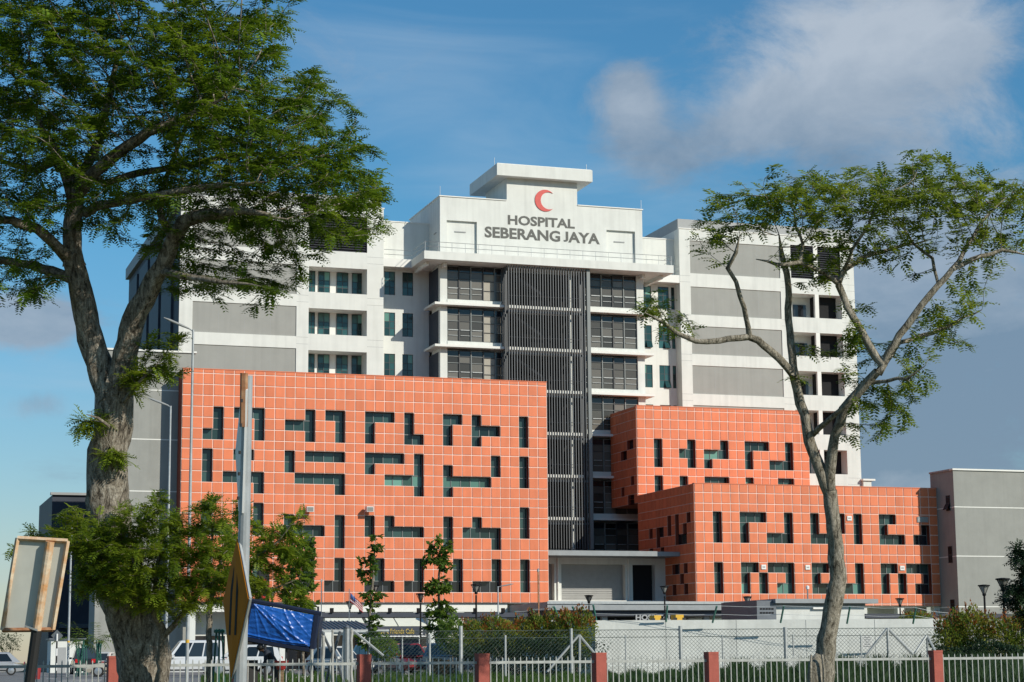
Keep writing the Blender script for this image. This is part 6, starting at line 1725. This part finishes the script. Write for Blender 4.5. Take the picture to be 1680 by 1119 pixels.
# --- slender young trees in the car park
for u, d, vb, stems, ells, lb in (
    (612, 102, 1072, [(604,1072,2.4),(606,1020,2.2),(612,950,1.9),(616,880,1.1)], [(618,892,13,16,.4,40), (606,925,16,20,.5,44), (598,942,12,12,.4,20), (612,985,18,14,.5,34), (590,975,8,8,.3,10), (613,1022,16,14,.4,30), (606,1048,20,16,.6,44)], 'slender young tree in front of the orange block, the left of two near the cafe'),
    (720, 104, 1072, [(718,1072,2.4),(720,1010,2.2),(720,950,1.9),(724,890,1.1)], [(724,895,17,15,.5,60), (712,918,18,14,.5,50), (735,925,12,14,.4,34), (718,962,24,14,.6,80), (722,1002,22,18,.6,70), (724,1030,22,16,.6,60)], 'slender young tree in front of the orange block, the right of two near the cafe'),
    (490, 96, 1060, [(498,1060,2.6),(496,1010,2.4),(492,960,2.0),(490,905,1.4)], [(490,920,24,26,.7,80), (486,955,30,22,.8,90), (478,985,18,14,.5,40), (505,998,20,14,.5,40), (496,895,20,16,.5,40)], 'young broad-leaved tree rising behind the blue tarp')):
    base = tuple(map(float, ground_at(stems[0][0], d)))
    P, r_, _ = limb(d, stems); P[0] = np.array(base)
    ells = [(a_, b_, c_*1.22, e_*1.1, f_*1.2, n_) for a_, b_, c_, e_, f_, n_ in ells]
    make_tree('young_tree', lb, [(P, r_, None)], ells, d, 'bark_thin', 'leaf_young', {'kind': 'simple', 'size': .30, 'wid': .62}, base, kill=.22, step=.18, infl=3, thr=.02, per=(5, 7), flat=.3)
# --- dark tree cutting in at the right edge
D = 66.0
DL = [limb(D, [(1712,1150,9),(1708,1040,8),(1700,960,6),(1690,910,4)])]
DE = [(1690,930,34,36,.9,80), (1672,975,32,22,.8,60), (1660,985,22,14,.5,24), (1690,1010,26,20,.7,40), (1676,905,20,16,.5,24)]
make_tree('edge_tree', 'dark leafy tree cutting in at the right edge of the picture', DL, DE, D, 'bark_grey', 'leaf_dark', {'kind': 'pinnate', 'size': .40, 'pairs': 5, 'wid': .45}, tuple(map(float, ground_at(1712, D))), kill=.22, step=.18, infl=3, thr=.02, per=(4, 6), flat=.5)
# --- shrubs and hedges
def shrub(label, u, v, ru, rv, d, rd, leafm, n=2600, size=.10, name='shrub', up=.35, group=None):
    g = ground_at(u, d); c = at_d(u, v, d)
    base = (float(c[0]), float(c[1]), g.z); px = d/FPX
    t = thing(name, label, 'shrub', base, group=group)
    q = rvec(n)*(rng.random(n)**(1/4.5))[:, None]
    lum = 1+.20*np.sin(q[:, 0]*7+q[:, 2]*5+u)+.16*np.sin(q[:, 1]*9-q[:, 2]*8+u*2)
    ext = np.array([ru*px, rd, rv*px])
    L3 = q*ext*lum[:, None]
    P = c+L3[:, 0:1]*np.array([VR[0], VR[1], 0])+L3[:, 1:2]*np.array([VF[0], VF[1], 0])+L3[:, 2:3]*np.array([0, 0, 1.0])
    P[:, 2] = np.maximum(P[:, 2], g.z+.03)
    T = q+rvec(n)*.8+np.array([0, 0, up]); T /= np.linalg.norm(T, axis=1)[:, None]
    Nn = rvec(n); Nn -= T*np.sum(Nn*T, 1)[:, None]; Nn /= np.linalg.norm(Nn, axis=1)[:, None]
    V, Fq = simple_leaves(P, T, Nn, size*rng.uniform(.7, 1.35, n), .5)
    mi = np.zeros(len(Fq)); mats_ = [leafm]
    if leafm == 'leaf_photinia':
        n2 = n//7; q2 = rvec(n2)*(rng.random(n2)**(1/8))[:, None]; q2[:, 2] = np.abs(q2[:, 2])*.75+.35
        L4 = q2*ext*(1+.20*np.sin(q2[:, 0]*7+q2[:, 2]*5+u)+.16*np.sin(q2[:, 1]*9-q2[:, 2]*8+u*2))[:, None]
        P2 = c+L4[:, 0:1]*np.array([VR[0], VR[1], 0])+L4[:, 1:2]*np.array([VF[0], VF[1], 0])+L4[:, 2:3]*np.array([0, 0, 1.0])
        keep2 = np.sin(q2[:, 0]*9+u)+np.sin(q2[:, 1]*7+u*.7) > -.1; P2 = P2[keep2]; n2 = len(P2)
        T2 = q2[keep2]+rvec(n2)*.5+np.array([0, 0, .6]); T2 /= np.linalg.norm(T2, axis=1)[:, None]
        N2 = rvec(n2); N2 -= T2*np.sum(N2*T2, 1)[:, None]; N2 /= np.linalg.norm(N2, axis=1)[:, None]
        V2, F2 = simple_leaves(P2, T2, N2, size*1.15*rng.uniform(.7, 1.3, n2), .5)
        Fq = np.concatenate([Fq, F2+len(V)]); V = np.concatenate([V, V2]); mi = np.concatenate([mi, np.ones(len(F2))]); mats_.append('leaf_redtip')
    link('foliage', fast_mesh('foliage', V-np.array(base), Fq, mats_, mi if len(mats_) > 1 else None), t)
    st = MB()
    for k in range(6):
        a = rng.uniform(-.6, .6); st.tube([(base[0]+a*.3*ext[0], base[1], g.z-.05), (base[0]+a*ext[0], base[1]+rng.uniform(-.4, .4)*rd, c[2]+ext[2]*.5)], [.025, .01], 5)
    st.build('stem', 'bark_thin', t)
    return t
for i, (u, v, ru, rv, d, lm, n, lb) in enumerate((
    (800, 1047, 44, 30, 86, 'leaf_photinia', 4200, 'rounded red-tipped shrub, leftmost of the row behind the chain-link fence'),
    (850, 1046, 38, 27, 87, 'leaf_photinia', 3600, 'red-tipped shrub in the middle of the row left of the white wall'),
    (893, 1040, 32, 33, 87, 'leaf_photinia', 4200, 'tall bronze and green shrub in the row left of the white wall'),
    (943, 1041, 30, 36, 86, 'leaf_photinia', 4200, 'tall green shrub against the left end of the white wall'),
    (1560, 1050, 26, 38, 85, 'leaf_photinia', 3000, 'red-tipped shrub at the right end of the white wall'),
    (1592, 1038, 26, 36, 85, 'leaf_photinia', 3400, 'yellow-green shrub with red tips in front of the grey end block'),
    (1640, 1050, 30, 36, 84, 'leaf_photinia', 3200, 'low red-tipped shrub beneath the two garden lamps'),
    (1682, 1044, 26, 44, 84, 'leaf_photinia', 3000, 'green shrub at the right edge below the dark tree'),
    (1503, 1014, 22, 8, 96, 'leaf_photinia', 900, 'orange shrub top peeping over the right part of the white wall'),
    (745, 1042, 26, 28, 90, 'leaf_young', 2600, 'green shrub between the white column and the red-tipped row'))):
    shrub(lb, u, v, ru, rv, d, 1.0, lm, n, .12, group='shrubs along the fence')
for u, v, ru, rv, d, n, lb in ((860, 1078, 120, 32, 84, 9000, 'dark clipped hedge below the red-tipped shrubs left of the white wall'), (1625, 1082, 90, 26, 82, 7000, 'dark hedge at the right below the red-tipped shrubs'), (12, 1055, 22, 16, 175, 1500, 'distant green hedge at the left edge behind the silver car'), (632, 1064, 22, 20, 92, 1800, 'green bush with pale leaves behind a red pillar, left of the red car')):
    shrub(lb, u, v, ru, rv, d, .9, 'leaf_hedge' if u > 800 else 'leaf_young', n, .11, name='hedge' if u != 632 else 'shrub')
# --- feathery palms left of the trunk
for u, d, lb in ((128, 112, 'small yellow-green palm right of the far-left street light'), (158, 110, 'small yellow-green palm nearest the big trunk')):
    base = tuple(map(float, ground_at(u, d))); c = at_d(u, 1050, d)
    t = thing('areca_palm', lb, 'palm', base)
    st = MB()
    for k in range(5): st.tube([(base[0]+rng.uniform(-.12, .12), base[1]+rng.uniform(-.12, .12), base[2]), (base[0]+rng.uniform(-.3, .3), base[1]+rng.uniform(-.3, .3), float(c[2]))], .035, 6)
    st.build('stems', 'prop_green', t)
    Ps = []; Ts = []; Ns = []; Sz = []
    for k in range(16):
        a = rng.uniform(0, 6.28); el = rng.uniform(.5, 1.3); prev = np.array([base[0], base[1], float(c[2])-rng.uniform(0, .4)])
        dv = np.array([math.cos(a)*math.cos(el), math.sin(a)*math.cos(el), math.sin(el)])
        for s in range(9):
            dv = dv+np.array([0, 0, -.15]); dv /= np.linalg.norm(dv); nxt = prev+dv*.17
            sd = np.cross(dv, [0, 0, 1.0]); sd /= max(1e-6, np.linalg.norm(sd))
            for sg in (-1, 1):
                Ps.append(nxt); Ts.append(dv*.6+sd*sg*.7-np.array([0, 0, .3])); Ns.append([0.1, 0, 1.0]); Sz.append(.34)
            prev = nxt
    Ts = np.array(Ts); Ts /= np.linalg.norm(Ts, axis=1)[:, None]; Ns = np.array(Ns); Ns = Ns-Ts*np.sum(Ns*Ts, 1)[:, None]; Ns /= np.linalg.norm(Ns, axis=1)[:, None]
    V, Fq = simple_leaves(np.array(Ps), Ts, Ns, np.array(Sz), .16)
    link('fronds', fast_mesh('fronds', V-np.array(base), Fq, ['leaf_palm']), t)
# --- grass
def blades(name, label, regions, m, wid):
    Vs = []
    for (u0, u1, d0, d1, n, h0, h1) in regions:
        u = rng.uniform(u0, u1, n); d = rng.uniform(d0, d1, n); h = rng.uniform(h0, h1, n)*(1+.35*np.sin(u*.11)+.2*np.sin(u*.31+d))
        for uu, dd, hh in zip(u, d, h):
            g = ground_at(uu, dd); a = rng.uniform(0, 6.28); ln = rng.uniform(.15, .6)*hh
            w = wid*rng.uniform(.7, 1.3); wx, wy = VR[0]*w, VR[1]*w
            mx_, my_ = g.x+math.cos(a)*ln*.35, g.y+math.sin(a)*ln*.35
            Vs += [(g.x-wx, g.y-wy, g.z-.03), (g.x+wx, g.y+wy, g.z-.03), (mx_+wx*.7, my_+wy*.7, g.z+hh*.62), (mx_-wx*.7, my_-wy*.7, g.z+hh*.62),
                   (mx_-wx*.7, my_-wy*.7, g.z+hh*.62), (mx_+wx*.7, my_+wy*.7, g.z+hh*.62), (g.x+math.cos(a)*ln+wx*.1, g.y+math.sin(a)*ln+wy*.1, g.z+hh), (g.x+math.cos(a)*ln-wx*.1, g.y+math.sin(a)*ln-wy*.1, g.z+hh)]
    V = np.array(Vs); o = link(name, fast_mesh(name, V, np.arange(len(V)).reshape(-1, 4), [m]))
    tag(o, label, 'grass'); return stuff(o)
blades('tall_grass', 'tall dark grass behind the picket fence on the right', [(1120,1335,60,72,10000,.25,.58), (1375,1540,58,72,9000,.3,.66), (1540,1700,58,72,9000,.3,.7), (985,1130,62,73,1500,.15,.35)], 'grass_dark', .022)
blades('short_grass', 'short rough grass strip in front of the hedge and car park', [(560,1000,64,96,9000,.08,.26), (330,600,63,95,3000,.08,.3), (985,1350,64,88,3000,.08,.3)], 'grass_blade', .025)
# gravel strip at the foot of the hedge
gr = MB()
for k in range(700):
    u = random.uniform(640, 1010); d = random.uniform(77.5, 80.5); g = ground_at(u, d); r_ = random.uniform(.04, .13)
    pts = [(g.x+r_*math.cos(a)*random.uniform(.7, 1.2), g.y+r_*math.sin(a)*random.uniform(.7, 1.2), g.z-.02) for a in (0, 1.6, 3.1, 4.7)]
    gr.add(pts+[(g.x+random.uniform(-.02, .02), g.y, g.z+r_*random.uniform(.5, .9))], [(0,1,4),(1,2,4),(2,3,4),(3,0,4)])
o = gr.build('gravel', 'gravel'); tag(o, 'pale loose gravel strip along the foot of the hedge', 'gravel'); stuff(o)

# tidy the helper property used while building
for o in bpy.data.objects:
    if '_w' in o: del o['_w']
